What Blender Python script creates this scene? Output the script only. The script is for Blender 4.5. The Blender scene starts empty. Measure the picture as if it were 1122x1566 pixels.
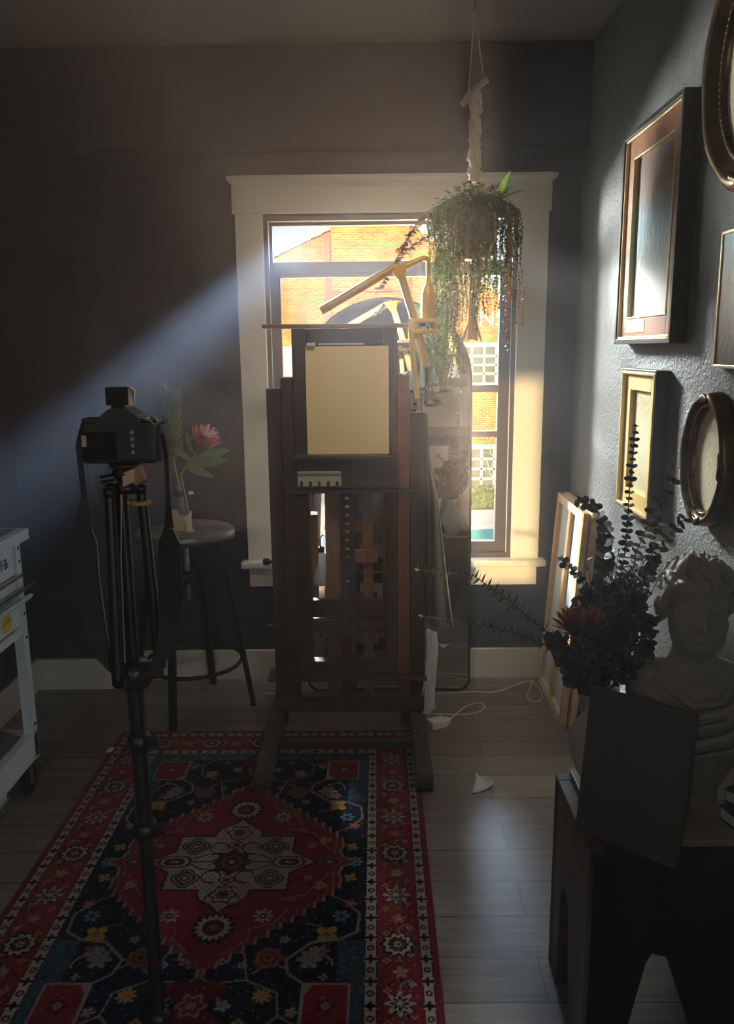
import bpy, bmesh, math, random
import numpy as np
from mathutils import Vector, Matrix
PI = math.pi
random.seed(7)
scn = bpy.context.scene
COL = scn.collection
V = Vector
ORG = {}

# ------------------------------------------------------------------ materials
def mk(name, col, rough=.6, metal=0., spec=.5, noise=None, bump=None, trans=0., col2=None, coat=0., emis=None, emis_s=0., alpha=None, sheen=0.):
    """noise=(scale,(sx,sy,sz),amount) varies col towards col2; bump=(scale,strength,distance)"""
    m = bpy.data.materials.new(name); m.use_nodes = True
    nt = m.node_tree; b = nt.nodes['Principled BSDF']
    b.inputs['Base Color'].default_value = (*col, 1)
    b.inputs['Roughness'].default_value = rough
    b.inputs['Metallic'].default_value = metal
    b.inputs['Specular IOR Level'].default_value = spec
    b.inputs['Coat Weight'].default_value = coat
    b.inputs['Transmission Weight'].default_value = trans
    if sheen: b.inputs['Sheen Weight'].default_value = sheen
    if emis:
        b.inputs['Emission Color'].default_value = (*emis, 1); b.inputs['Emission Strength'].default_value = emis_s
    tc = nt.nodes.new('ShaderNodeTexCoord')
    if noise:
        sc, st, am = noise
        mp = nt.nodes.new('ShaderNodeMapping'); mp.inputs['Scale'].default_value = st
        nt.links.new(tc.outputs['Object'], mp.inputs['Vector'])
        n = nt.nodes.new('ShaderNodeTexNoise'); n.inputs['Scale'].default_value = sc; n.inputs['Detail'].default_value = 6
        n.inputs['Roughness'].default_value = .62
        nt.links.new(mp.outputs['Vector'], n.inputs['Vector'])
        rp = nt.nodes.new('ShaderNodeValToRGB')
        c2 = col2 or tuple(c * .55 for c in col)
        rp.color_ramp.elements[0].position = .5 - .25 / max(am, .01) * .6; rp.color_ramp.elements[1].position = min(1, .5 + .25 / max(am, .01) * .6)
        rp.color_ramp.elements[0].color = (*c2, 1); rp.color_ramp.elements[1].color = (*col, 1)
        nt.links.new(n.outputs['Fac'], rp.inputs['Fac']); nt.links.new(rp.outputs['Color'], b.inputs['Base Color'])
    if bump:
        n2 = nt.nodes.new('ShaderNodeTexNoise'); n2.inputs['Scale'].default_value = bump[0]; n2.inputs['Detail'].default_value = 5
        nt.links.new(tc.outputs['Object'], n2.inputs['Vector'])
        bp = nt.nodes.new('ShaderNodeBump'); bp.inputs['Strength'].default_value = bump[1]; bp.inputs['Distance'].default_value = bump[2]
        nt.links.new(n2.outputs['Fac'], bp.inputs['Height']); nt.links.new(bp.outputs['Normal'], b.inputs['Normal'])
    return m

def wood(name, c1, c2, rough=.45, axis=2, scale=18, spec=.5):
    st = [1, 1, 1]; st[axis] = .08
    return mk(name, c1, rough, 0, spec, noise=(scale, tuple(st), 1.3), col2=c2, bump=(60, .12, .002))

def leafmat(name, c1, c2, tl=.35):
    m = bpy.data.materials.new(name); m.use_nodes = True
    nt = m.node_tree; b = nt.nodes['Principled BSDF']; out = nt.nodes['Material Output']
    b.inputs['Roughness'].default_value = .5
    tc = nt.nodes.new('ShaderNodeTexCoord'); n = nt.nodes.new('ShaderNodeTexNoise'); n.inputs['Scale'].default_value = 14
    nt.links.new(tc.outputs['Object'], n.inputs['Vector'])
    rp = nt.nodes.new('ShaderNodeValToRGB'); rp.color_ramp.elements[0].position = .35; rp.color_ramp.elements[1].position = .65
    rp.color_ramp.elements[0].color = (*c1, 1); rp.color_ramp.elements[1].color = (*c2, 1)
    nt.links.new(n.outputs['Fac'], rp.inputs['Fac']); nt.links.new(rp.outputs['Color'], b.inputs['Base Color'])
    t = nt.nodes.new('ShaderNodeBsdfTranslucent'); nt.links.new(rp.outputs['Color'], t.inputs['Color'])
    mx = nt.nodes.new('ShaderNodeMixShader'); mx.inputs[0].default_value = tl
    nt.links.new(b.outputs[0], mx.inputs[1]); nt.links.new(t.outputs[0], mx.inputs[2]); nt.links.new(mx.outputs[0], out.inputs['Surface'])
    return m

# ------------------------------------------------------------------ mesh builder
class MB:
    def __init__(s): s.v = []; s.f = []; s.sm = []
    def add(s, vs, fs, smooth=False):
        n = len(s.v); s.v += [tuple(p) for p in vs]; s.f += [tuple(n + i for i in f) for f in fs]; s.sm += [smooth] * len(fs); return s
    def box(s, x0, x1, y0, y1, z0, z1, M=None, bev=0.):
        x0, x1 = sorted((x0, x1)); y0, y1 = sorted((y0, y1)); z0, z1 = sorted((z0, z1))
        b = min(bev, (x1-x0)*.45, (y1-y0)*.45, (z1-z0)*.45)
        if b <= 0:
            vs = [(x, y, z) for z in (z0, z1) for y in (y0, y1) for x in (x0, x1)]
            fs = [(0,2,3,1),(4,5,7,6),(0,1,5,4),(2,6,7,3),(0,4,6,2),(1,3,7,5)]
        else:
            bm = bmesh.new(); bmesh.ops.create_cube(bm, size=1)
            for v in bm.verts: v.co = V(((x0+x1)/2+v.co.x*(x1-x0), (y0+y1)/2+v.co.y*(y1-y0), (z0+z1)/2+v.co.z*(z1-z0)))
            bmesh.ops.bevel(bm, geom=bm.edges[:], offset=b, segments=2, affect='EDGES', profile=.6)
            bm.verts.index_update(); vs = [tuple(v.co) for v in bm.verts]; fs = [tuple(v.index for v in f.verts) for f in bm.faces]; bm.free()
        if M is not None: vs = [M @ V(p) for p in vs]
        return s.add(vs, fs)
    def bar(s, a, b, w, d, up=(0,0,1), bev=0., w2=None, d2=None):
        """rectangular bar from a to b, w across, d along 'up'-ish"""
        a, b = V(a), V(b); t = (b-a).normalized(); r = t.cross(V(up))
        if r.length < 1e-5: r = t.cross(V((0,1,0)))
        r.normalize(); u = r.cross(t).normalized()
        w2 = w if w2 is None else w2; d2 = d if d2 is None else d2
        vs = []
        for p, ww, dd in ((a, w, d), (b, w2, d2)):
            for sx, sy in ((-1,-1),(1,-1),(1,1),(-1,1)): vs.append(p + r*sx*ww/2 + u*sy*dd/2)
        fs = [(3,2,1,0),(4,5,6,7),(0,1,5,4),(1,2,6,5),(2,3,7,6),(3,0,4,7)]
        if bev > 0:
            bm = bmesh.new(); bv = [bm.verts.new(p) for p in vs]
            for f in fs: bm.faces.new([bv[i] for i in f])
            bmesh.ops.bevel(bm, geom=bm.edges[:], offset=bev, segments=2, affect='EDGES')
            bm.verts.index_update(); vs = [tuple(v.co) for v in bm.verts]; fs = [tuple(v.index for v in f.verts) for f in bm.faces]; bm.free()
        return s.add(vs, fs)
    def tube(s, pts, r, n=10, caps=True, closed=False, flat=1.):
        pts = [V(p) for p in pts]; k = len(pts)
        rs = r if isinstance(r, (list, tuple)) else [r]*k
        ts = []
        for i in range(k):
            a = pts[(i-1) % k] if (closed or i > 0) else pts[i]; b = pts[(i+1) % k] if (closed or i < k-1) else pts[i]
            ts.append((b-a).normalized())
        u = ts[0].cross(V((0,0,1)))
        if u.length < 1e-3: u = ts[0].cross(V((1,0,0)))
        u.normalize(); vs = []
        for i in range(k):
            u = (u - ts[i]*u.dot(ts[i])).normalized(); w = ts[i].cross(u)
            for j in range(n):
                a = 2*PI*j/n; vs.append(pts[i] + (u*math.cos(a) + w*math.sin(a)*flat)*rs[i])
        fs = []
        for i in range(k if closed else k-1):
            for j in range(n):
                a = i*n+j; b = i*n+(j+1) % n; c = ((i+1) % k)*n+(j+1) % n; d = ((i+1) % k)*n+j; fs.append((a,b,c,d))
        s.add(vs, fs, True)
        if caps and not closed:
            s.add(vs[:n], [tuple(range(n-1,-1,-1))]); s.add(vs[-n:], [tuple(range(n))])
        return s
    def cyl(s, a, b, r, n=20, r2=None): return s.tube([a, b], [r, r if r2 is None else r2], n)
    def lathe(s, prof, c=(0,0,0), n=28, M=None, close=True, sx=1., sy=1.):
        vs = []; fs = []; k = len(prof)
        for r, z in prof:
            for j in range(n):
                a = 2*PI*j/n; vs.append(V((r*math.cos(a)*sx, r*math.sin(a)*sy, z)))
        for i in range(k-1):
            for j in range(n): fs.append((i*n+j, i*n+(j+1) % n, (i+1)*n+(j+1) % n, (i+1)*n+j))
        if close:
            if prof[0][0] > 1e-5: fs.append(tuple(range(n-1,-1,-1)))
            if prof[-1][0] > 1e-5: fs.append(tuple((k-1)*n+j for j in range(n)))
        M = M or Matrix.Identity(4)
        return s.add([M @ p + V(c) for p in vs], fs, True)
    def ball(s, c, r, M=None, u=12, v=8):
        rr = r if isinstance(r, (list, tuple)) else (r, r, r)
        prof = [(math.sin(PI*i/v), -math.cos(PI*i/v)) for i in range(v+1)]
        T = Matrix.Translation(V(c)) @ (M or Matrix.Identity(4)) @ Matrix.Diagonal((*rr, 1))
        return s.lathe(prof, (0,0,0), u, T, False)
    def prism(s, pts, d):
        """planar outline pts (3D), extruded by vector d"""
        n = len(pts); d = V(d); vs = [V(p) for p in pts] + [V(p)+d for p in pts]
        fs = [tuple(range(n-1,-1,-1)), tuple(range(n,2*n))] + [(i,(i+1) % n,n+(i+1) % n,n+i) for i in range(n)]
        return s.add(vs, fs)
    def grid(s, fn, nu, nv, smooth=True, thick=0.):
        vs = [V(fn(i/nu, j/nv)) for j in range(nv+1) for i in range(nu+1)]
        fs = [(j*(nu+1)+i, j*(nu+1)+i+1, (j+1)*(nu+1)+i+1, (j+1)*(nu+1)+i) for j in range(nv) for i in range(nu)]
        if thick:
            N = len(vs); nr = [V((0,0,0)) for _ in vs]
            for f in fs:
                q = (vs[f[1]]-vs[f[0]]).cross(vs[f[3]]-vs[f[0]])
                for i in f: nr[i] += q
            vs2 = [p - n_.normalized()*thick if n_.length > 0 else p for p, n_ in zip(vs, nr)]
            rim = [i for i in range(nu+1)] + [j*(nu+1)+nu for j in range(1, nv+1)] + [nv*(nu+1)+i for i in range(nu-1,-1,-1)] + [j*(nu+1) for j in range(nv-1,0,-1)]
            fs2 = [tuple(N+i for i in reversed(f)) for f in fs]; L = len(rim)
            fs2 += [(rim[(k+1) % L], rim[k], N+rim[k], N+rim[(k+1) % L]) for k in range(L)]
            return s.add(vs+vs2, fs+fs2, smooth)
        return s.add(vs, fs, smooth)
    def xf(s, M): s.v = [tuple(M @ V(p)) for p in s.v]; return s
    def build(s, name, mat, parent=None, org=None, bevel=0.):
        me = bpy.data.meshes.new(name)
        if parent is not None: o0 = ORG[parent.name]
        elif org is not None: o0 = V(org)
        else:
            a = np.array(s.v); o0 = V(((a[:,0].min()+a[:,0].max())/2, (a[:,1].min()+a[:,1].max())/2, a[:,2].min()))
        me.from_pydata([(p[0]-o0.x, p[1]-o0.y, p[2]-o0.z) for p in s.v], [], s.f)
        me.polygons.foreach_set('use_smooth', s.sm); me.materials.append(mat); me.update()
        bm = bmesh.new(); bm.from_mesh(me); bmesh.ops.recalc_face_normals(bm, faces=bm.faces); bm.to_mesh(me); bm.free()
        o = bpy.data.objects.new(name, me); COL.objects.link(o)
        if parent is not None: o.parent = parent; ORG[o.name] = o0
        else: o.location = o0; ORG[o.name] = o0
        if bevel:
            bv = o.modifiers.new('edge', 'BEVEL'); bv.width = bevel; bv.segments = 2; bv.limit_method = 'ANGLE'
        return o

def tag(o, label=None, cat=None, group=None, kind=None):
    if label: o['label'] = label
    if cat: o['category'] = cat
    if group: o['group'] = group
    if kind: o['kind'] = kind
    return o
def thing(name, org, label, cat, group=None, kind=None):
    o = bpy.data.objects.new(name, None); COL.objects.link(o); o.location = org; o.empty_display_size = .05
    ORG[o.name] = V(org); return tag(o, label, cat, group, kind)
def struct(name, mb, mat):
    o = mb.build(name, mat); o['kind'] = 'structure'; return o
def axes(o, ux, uy, uz):
    M = Matrix.Identity(4)
    for i, a in enumerate((ux, uy, uz)):
        a = V(a)
        for j in range(3): M[j][i] = a[j]
    M.translation = V(o); return M
def lerp(a, b, t): return V(a)*(1-t) + V(b)*t
def text(name, body, size, mat, M, parent, ext=.001, al='CENTER'):
    c = bpy.data.curves.new(name, 'FONT'); c.body = body; c.size = size; c.extrude = ext; c.align_x = al; c.align_y = 'CENTER'
    t = bpy.data.objects.new(name, c); COL.objects.link(t)
    dg = bpy.context.evaluated_depsgraph_get(); me = bpy.data.meshes.new_from_object(t.evaluated_get(dg))
    bpy.data.objects.remove(t)
    me.transform(M); me.transform(Matrix.Translation(-ORG[parent.name])); me.name = name
    me.materials.clear(); me.materials.append(mat)
    o = bpy.data.objects.new(name, me); COL.objects.link(o); o.parent = parent; ORG[o.name] = ORG[parent.name]; return o
HAZE, SKY, SUN, BEAM, EXPO, GD, REAR, WALL_FILL, SPOT, GLOW, SHEEN, HIGH = .032, 1.0, 6.0, 3200.0, 0.25, (.16,.9,.39), 30.0, 2000.0, 60.0, 110000., 2600., 4300.
# ------------------------------------------------------------------ palette
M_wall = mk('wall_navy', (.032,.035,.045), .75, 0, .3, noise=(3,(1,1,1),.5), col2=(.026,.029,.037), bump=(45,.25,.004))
def wall_textured():
    m = mk('wall_texture', (.15,.155,.15), .6, 0, .4)
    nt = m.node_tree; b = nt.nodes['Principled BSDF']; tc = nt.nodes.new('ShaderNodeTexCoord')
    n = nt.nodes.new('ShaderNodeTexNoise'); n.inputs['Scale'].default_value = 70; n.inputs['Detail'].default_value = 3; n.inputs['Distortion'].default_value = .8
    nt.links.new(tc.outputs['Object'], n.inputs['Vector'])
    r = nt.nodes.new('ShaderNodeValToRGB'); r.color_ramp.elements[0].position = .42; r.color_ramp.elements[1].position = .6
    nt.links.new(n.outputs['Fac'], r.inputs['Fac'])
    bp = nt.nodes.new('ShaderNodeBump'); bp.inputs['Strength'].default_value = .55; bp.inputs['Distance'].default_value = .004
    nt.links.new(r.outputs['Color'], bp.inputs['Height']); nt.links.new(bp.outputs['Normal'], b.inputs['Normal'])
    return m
M_wallR = wall_textured()
M_ceil = mk('ceiling_paint', (.24,.22,.21), .85, 0, .2, bump=(60,.15,.003))
M_trim = mk('cream_trim_paint', (.72,.68,.6), .42, 0, .5, noise=(6,(1,1,1),.4), col2=(.66,.62,.54), bump=(35,.05,.002))
M_sash = mk('dark_sash_paint', (.06,.045,.038), .4, 0, .5, bump=(40,.05,.002))
M_black = mk('black_metal', (.012,.012,.013), .35, .4, .5)
M_steel = mk('grey_steel', (.35,.35,.36), .3, .9)

def floor_mat():
    m = mk('wood_plank_floor', (.2,.17,.14), .38, 0, .5)
    nt = m.node_tree; b = nt.nodes['Principled BSDF']; L = nt.links
    tc = nt.nodes.new('ShaderNodeTexCoord')
    br = nt.nodes.new('ShaderNodeTexBrick'); br.offset = .37; br.inputs['Scale'].default_value = 1
    br.inputs['Brick Width'].default_value = 1.22; br.inputs['Row Height'].default_value = .15; br.inputs['Mortar Size'].default_value = .0022
    br.inputs['Mortar Smooth'].default_value = .2
    br.inputs['Color1'].default_value = (.175,.15,.13,1); br.inputs['Color2'].default_value = (.29,.255,.22,1); br.inputs['Mortar'].default_value = (.03,.025,.02,1)
    L.new(tc.outputs['Object'], br.inputs['Vector'])
    mp = nt.nodes.new('ShaderNodeMapping'); mp.inputs['Scale'].default_value = (.7,16,1); L.new(tc.outputs['Object'], mp.inputs['Vector'])
    n = nt.nodes.new('ShaderNodeTexNoise'); n.inputs['Scale'].default_value = 4; n.inputs['Detail'].default_value = 8; n.inputs['Roughness'].default_value = .7
    L.new(mp.outputs['Vector'], n.inputs['Vector'])
    r = nt.nodes.new('ShaderNodeValToRGB'); r.color_ramp.elements[0].position = .3; r.color_ramp.elements[1].position = .72
    r.color_ramp.elements[0].color = (.5,.5,.5,1); r.color_ramp.elements[1].color = (1.25,1.22,1.2,1)
    L.new(n.outputs['Fac'], r.inputs['Fac'])
    mx = nt.nodes.new('ShaderNodeMix'); mx.data_type = 'RGBA'; mx.blend_type = 'MULTIPLY'; mx.inputs[0].default_value = 1
    L.new(br.outputs['Color'], mx.inputs[6]); L.new(r.outputs['Color'], mx.inputs[7]); L.new(mx.outputs[2], b.inputs['Base Color'])
    bp = nt.nodes.new('ShaderNodeBump'); bp.inputs['Strength'].default_value = .3; bp.inputs['Distance'].default_value = .002
    L.new(n.outputs['Fac'], bp.inputs['Height']); L.new(bp.outputs['Normal'], b.inputs['Normal'])
    return m

# ------------------------------------------------------------------ room shell
XL, XR, YB, YR, ZC, T = -1.58, .895, 3.62, -2.4, 2.74, .14
XA, YA = 2.4, -.55            # the alcove behind the photographer on the right
struct('floor', MB().box(XL-T, XA+T, YR-T, YB+T, -.08, 0), floor_mat())
struct('ceiling', MB().box(XL-T, XA+T, YR-T, YB+T, ZC, ZC+.1), M_ceil)
# window opening x -.47..633, z .59...2.11
WX0, WX1, WZ0, WZ1 = -.468, .633, .59, 2.105
w = MB()
w.box(XL-T, WX0, YB, YB+T, 0, ZC).box(WX1, XR+T, YB, YB+T, 0, ZC).box(WX0, WX1, YB, YB+T, 0, WZ0).box(WX0, WX1, YB, YB+T, WZ1, ZC)
w.box(XL, -1.262, YB-.1, YB, 0, ZC).box(-1.262, XR, YB-.1, YB, 2.358, ZC)     # shallow recess around the window bay
struct('wall_back', w, M_wall)
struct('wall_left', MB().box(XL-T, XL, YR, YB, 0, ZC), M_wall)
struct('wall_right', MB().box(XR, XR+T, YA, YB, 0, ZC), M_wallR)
struct('wall_alcove_front', MB().box(XR+T, XA, YA, YA+T, 0, ZC), M_wall)
struct('wall_alcove_side', MB().box(XA, XA+T, YR, YA+T, 0, ZC), M_wall)
# rear wall with a door and two added openings that let light in
w = MB()
ox0, ox1, oz0, oz1 = -1.50, -1.13, 1.50, 2.5
fx0, fx1, fz0, fz1 = 1.35, 2.3, .7, 2.35
dx0, dx1, dz1 = .5, 1.2, 1.83
w.box(XL-T, ox0, YR-T, YR, 0, ZC).box(ox0, ox1, YR-T, YR, 0, oz0).box(ox0, ox1, YR-T, YR, oz1, ZC)
w.box(ox1, dx0, YR-T, YR, 0, ZC).box(dx0, dx1, YR-T, YR, dz1, ZC).box(dx1, fx0, YR-T, YR, 0, ZC)
w.box(fx0, fx1, YR-T, YR, 0, fz0).box(fx0, fx1, YR-T, YR, fz1, ZC).box(fx1, XA+T, YR-T, YR, 0, ZC)
struct('wall_rear', w, M_wall)
b = MB().box(-1.20, WX1+.262, YB-.016, YB, 0, .147, bev=.003); struct('baseboard_back', b, M_trim)
b = MB().prism([(XL,YB-.116,0),(-1.235,YB-.116,0),(-1.20,YB-.105,0),(-1.20,YB-.1,0),(XL,YB-.1,0)], (0,0,.147)); b.box(-1.262,-1.246,YB-.1,YB,0,.147); struct('baseboard_recess', b, M_trim)
struct('baseboard_left', MB().box(XL, XL+.016, YR, YB-.116, 0, .147, bev=.003), M_trim)
struct('baseboard_right', MB().box(XR-.016, XR, YA, YB-.016, 0, .147, bev=.003), M_trim)

# window casing ------------------------------------------------
c = MB()
c.box(-.582, WX0+.004, YB-.022, YB, .585, 2.11, bev=.003).box(WX1-.004, .755, YB-.022, YB, .585, 2.11, bev=.003)
c.box(-.592, .765, YB-.024, YB, 2.11, 2.228, bev=.003)
struct('trim_casing', c, M_trim)
c = MB(); pr = [(0,2.215),(.026,2.215),(.03,2.226),(.042,2.236),(.05,2.246),(.05,2.258),(0,2.258)]
c.prism([(-.585-0*z, YB-d, z) for d, z in pr], (1.345,0,0))
for sx, x in ((-1,-.585),(1,.76)): c.prism([(x+sx*(d-.026 if d > .026 else 0), YB-.0, z) for d, z in pr[1:-1]] + [(x, YB, 2.258),(x,YB,2.215)], (0,-.04,0))
struct('trim_crown', c, M_trim)
struct('trim_sill', MB().box(-.612, .785, YB-.062, YB+.06, .556, .588, bev=.01), M_trim)
struct('trim_apron', MB().box(-.58, .75, YB-.02, YB, .462, .556, bev=.004), M_trim)
# window_1: frame, two sashes with storm bars, glass
wt = thing('window_1', (.08, YB, WZ0), None, None, None, 'structure')
f = MB(); y0, y1 = YB+.005, YB+.11
f.box(WX0, WX0+.022, y0, y1, WZ0, WZ1).box(WX1-.022, WX1, y0, y1, WZ0, WZ1).box(WX0+.022, WX1-.022, y0, y1, WZ1-.022, WZ1).box(WX0+.022, WX1-.022, y0, y1, WZ0, WZ0+.02)
f.build('window_frame', M_sash, wt)
def sash(name, x0, x1, z0, z1, yy, th, l, r, b_, t_):
    s = MB(); s.box(x0, x0+l, yy, yy+th, z0, z1, bev=.003).box(x1-r, x1, yy, yy+th, z0, z1, bev=.003)
    s.box(x0+l, x1-r, yy, yy+th, z0, z0+b_, bev=.003).box(x0+l, x1-r, yy, yy+th, z1-t_, z1, bev=.003)
    return s.build(name, M_sash, wt)
glass = bpy.data.materials.new('window_glass'); glass.use_nodes = True
nt = glass.node_tree; nt.nodes.remove(nt.nodes['Principled BSDF']); out = nt.nodes['Material Output']
tr = nt.nodes.new('ShaderNodeBsdfTransparent'); tr.inputs[0].default_value = (.96,.97,.96,1); gl = nt.nodes.new('ShaderNodeBsdfGlossy'); gl.inputs['Roughness'].default_value = .02
fr = nt.nodes.new('ShaderNodeFresnel'); fr.inputs[0].default_value = 1.35; mx = nt.nodes.new('ShaderNodeMixShader')
nt.links.new(fr.outputs[0], mx.inputs[0]); nt.links.new(tr.outputs[0], mx.inputs[1]); nt.links.new(gl.outputs[0], mx.inputs[2]); nt.links.new(mx.outputs[0], out.inputs['Surface'])
ix0, ix1 = WX0+.022, WX1-.022
sU = sash('upper_sash', ix0, ix1, 1.345, WZ1-.022, YB+.062, .035, .012, .022, .03, .012)
MB().box(ix0+.012, ix1-.022, YB+.064, YB+.096, 1.865, 1.92, bev=.003).build('sash_bar', M_sash, wt)
sL = sash('lower_sash', ix0, ix1, WZ0+.02, 1.87, YB+.022, .036, .045, .052, .05, .02)
MB().box(ix0+.045, ix1-.052, YB+.024, YB+.054, 1.345, 1.378, bev=.003).build('sash_bar', M_sash, wt)
MB().box(ix0+.045, ix1-.052, YB+.024, YB+.054, 1.142, 1.172, bev=.003).build('sash_bar', M_sash, wt)
MB().box(ix0+.012, ix1-.022, YB+.078, YB+.082, 1.375, WZ1-.034).build('window_glass', glass, wt)
MB().box(ix0+.045, ix1-.052, YB+.037, YB+.041, WZ0+.07, 1.85).build('window_glass', glass, wt)
M_wt = mk('white_jamb', (.75,.75,.73), .4)
MB().box(WX0+.0225, WX0+.025, YB+.006, YB+.012, WZ0+.02, WZ1-.024).box(WX1-.025, WX1-.0225, YB+.006, YB+.012, WZ0+.02, WZ1-.024).build('screen_track', M_wt, wt)
# rear door (seen in the mirror): cream casing, transom panel, pane of rippled glass
dt = thing('door_1', ((dx0+dx1)/2, YR, 0), None, None, None, 'structure')
M_ddoor = mk('dark_door_paint', (.1,.11,.1), .5)
M_pane = mk('rippled_pane', (.75,.76,.62), .5, bump=(160,.5,.003))
d = MB(); d.box(dx0-.12, dx0, YR, YR+.02, 0, dz1+.02).box(dx1, dx1+.12, YR, YR+.02, 0, dz1+.02).box(dx0-.15, dx1+.15, YR, YR+.03, dz1, dz1+.14, bev=.005)
d.build('door_casing', mk('tan_casing', (.35,.27,.17), .5), dt)
d = MB(); d.box(dx0, dx1, YR-.07, YR-.03, 1.28, dz1); d.build('transom_panel', M_pane, dt)
d = MB(); d.box(dx0, dx1, YR-.03, YR-.01, 1.25, 1.36); d.build('door_rail', mk('tan_rail', (.4,.32,.2), .5), dt)
d = MB(); d.box(dx0, .62, YR-.07, YR-.03, 0, 1.26).box(.93, dx1, YR-.07, YR-.03, 0, 1.26).box(.62, .93, YR-.07, YR-.03, 1.14, 1.26).box(.62, .93, YR-.07, YR-.03, 0, .1)
d.build('door_leaf', M_ddoor, dt); MB().box(.62, .93, YR-.06, YR-.045, .1, 1.14).build('door_pane', M_pane, dt)
def added_window(n, a, b_, c_, d_, bars):
    t = thing(n, ((a+b_)/2, YR, c_), None, None, None, 'structure')
    m = MB(); e = .03
    m.box(a, a+e, YR-.1, YR-.04, c_, d_).box(b_-e, b_, YR-.1, YR-.04, c_, d_).box(a+e, b_-e, YR-.1, YR-.04, c_, c_+e).box(a+e, b_-e, YR-.1, YR-.04, d_-e, d_)
    if bars: m.box(a+e, b_-e, YR-.1, YR-.05, (c_+d_)/2-.015, (c_+d_)/2+.015)
    m.build('window_frame', M_sash, t); MB().box(a+e, b_-e, YR-.07, YR-.066, c_+e, d_-e).build('window_glass', glass, t)
added_window('sun_patch_opening', ox0, ox1, oz0, oz1, False)  # unseen opening, added to drop the warm sun patch on the casing
added_window('fill_opening', fx0, fx1, fz0, fz1, True)  # unseen opening, added to let fill light into the room
# haze in the room air
hz = bpy.data.materials.new('dusty_air'); hz.use_nodes = True; nt = hz.node_tree; nt.nodes.remove(nt.nodes['Principled BSDF'])
vs = nt.nodes.new('ShaderNodeVolumeScatter'); vs.inputs['Color'].default_value = (.95,.95,1,1); vs.inputs['Density'].default_value = HAZE; vs.inputs['Anisotropy'].default_value = .7
nt.links.new(vs.outputs[0], nt.nodes['Material Output'].inputs['Volume'])
h = MB().box(XL-.05, XA+.05, YR-.06, YB+.05, -.04, ZC+.05).build('haze', hz); tag(h, 'thin dusty haze filling the dark room air', 'haze', None, 'stuff')
# ------------------------------------------------------------------ easel
W_dk = wood('dark_walnut', (.085,.05,.034), (.04,.023,.016), .4)
W_dkx = wood('dark_walnut_rail', (.085,.05,.034), (.04,.023,.016), .4, axis=0)
W_dky = wood('dark_walnut_runner', (.1,.06,.045), (.05,.03,.02), .3, axis=1)
W_red = wood('reddish_wood', (.26,.11,.055), (.15,.06,.03), .4)
M_blk = mk('black_plastic', (.012,.012,.012), .4)
ez = thing('studio_easel', (-.1,3.05,0), 'tall dark brown H-frame studio easel standing on the rug before the window', 'easel')
yF = 3.05
def post(x0, x1, z0, z1, y0=yF, y1=yF+.045, m=W_dk): return MB().box(x0, x1, y0, y1, z0, z1, bev=.003).build('post', m, ez)
post(-.402,-.349, .095, 1.40); post(-.348,-.302, .095, 1.44, yF+.006)
post(-.301,-.248, .30, 1.617, yF+.002); post(.041,.092, .30, 1.617, yF+.002)
post(.093,.139, .095, 1.442, yF+.006, yF+.05, W_red); post(.140,.199, .095, 1.304)
def rail(x0, x1, z0, z1, y0=yF+.004, y1=yF+.04, name='rail'): return MB().box(x0, x1, y0, y1, z0, z1, bev=.003).build(name, W_dkx, ez)
rail(-.247,.04, 1.56, 1.616); rail(-.247,.04,.495,.567); rail(-.247,.04,.436,.486); rail(-.30,.092,.256,.312, yF, yF+.05); rail(-.40,.198,.095,.163, yF-.005, yF+.05)
MB().box(-.246, .0395, yF+.016, yF+.034, 1.0, 1.56).build('back_panel', W_dkx, ez)
rail(-.335,.2,1.0,1.016, yF-.02, yF+.04); rail(-.43,.206,.243,.2555, yF-.045, yF+.07, 'lower_shelf')
MB().box(-.405, .196, yF-.03, yF+.10, 1.619, 1.633, bev=.002).build('top_board', wood('top_board_wood', (.24,.13,.07), (.13,.07,.04), .4, axis=0), ez)
# ratchet mast with holes
m = MB(); mx0, mx1 = -.133, -.074
zz = [.166]
holes = [.98-.0335*i for i in range(13)] + [.42,.385,.35,.325,.21]
for zc in sorted(holes): zz += [zc-.006, zc+.006]
zz += [.999]
for i in range(0, len(zz)-1, 2): m.box(mx0, mx1, yF-.002, yF+.03, zz[i], zz[i+1])
for i in range(1, len(zz)-1, 2):
    m.box(mx0, mx0+.021, yF-.002, yF+.03, zz[i], zz[i+1]); m.box(mx1-.021, mx1, yF-.002, yF+.03, zz[i], zz[i+1])
m.build('ratchet_mast', W_dk, ez)
MB().box(-.3, .094, yF-.03, yF+.0, 1.022, 1.136, bev=.003).build('tray_support', W_dkx, ez)
MB().box(-.302, .083, yF-.065, yF, 1.138, 1.15, bev=.002).build('canvas_tray', W_dkx, ez)
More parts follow.
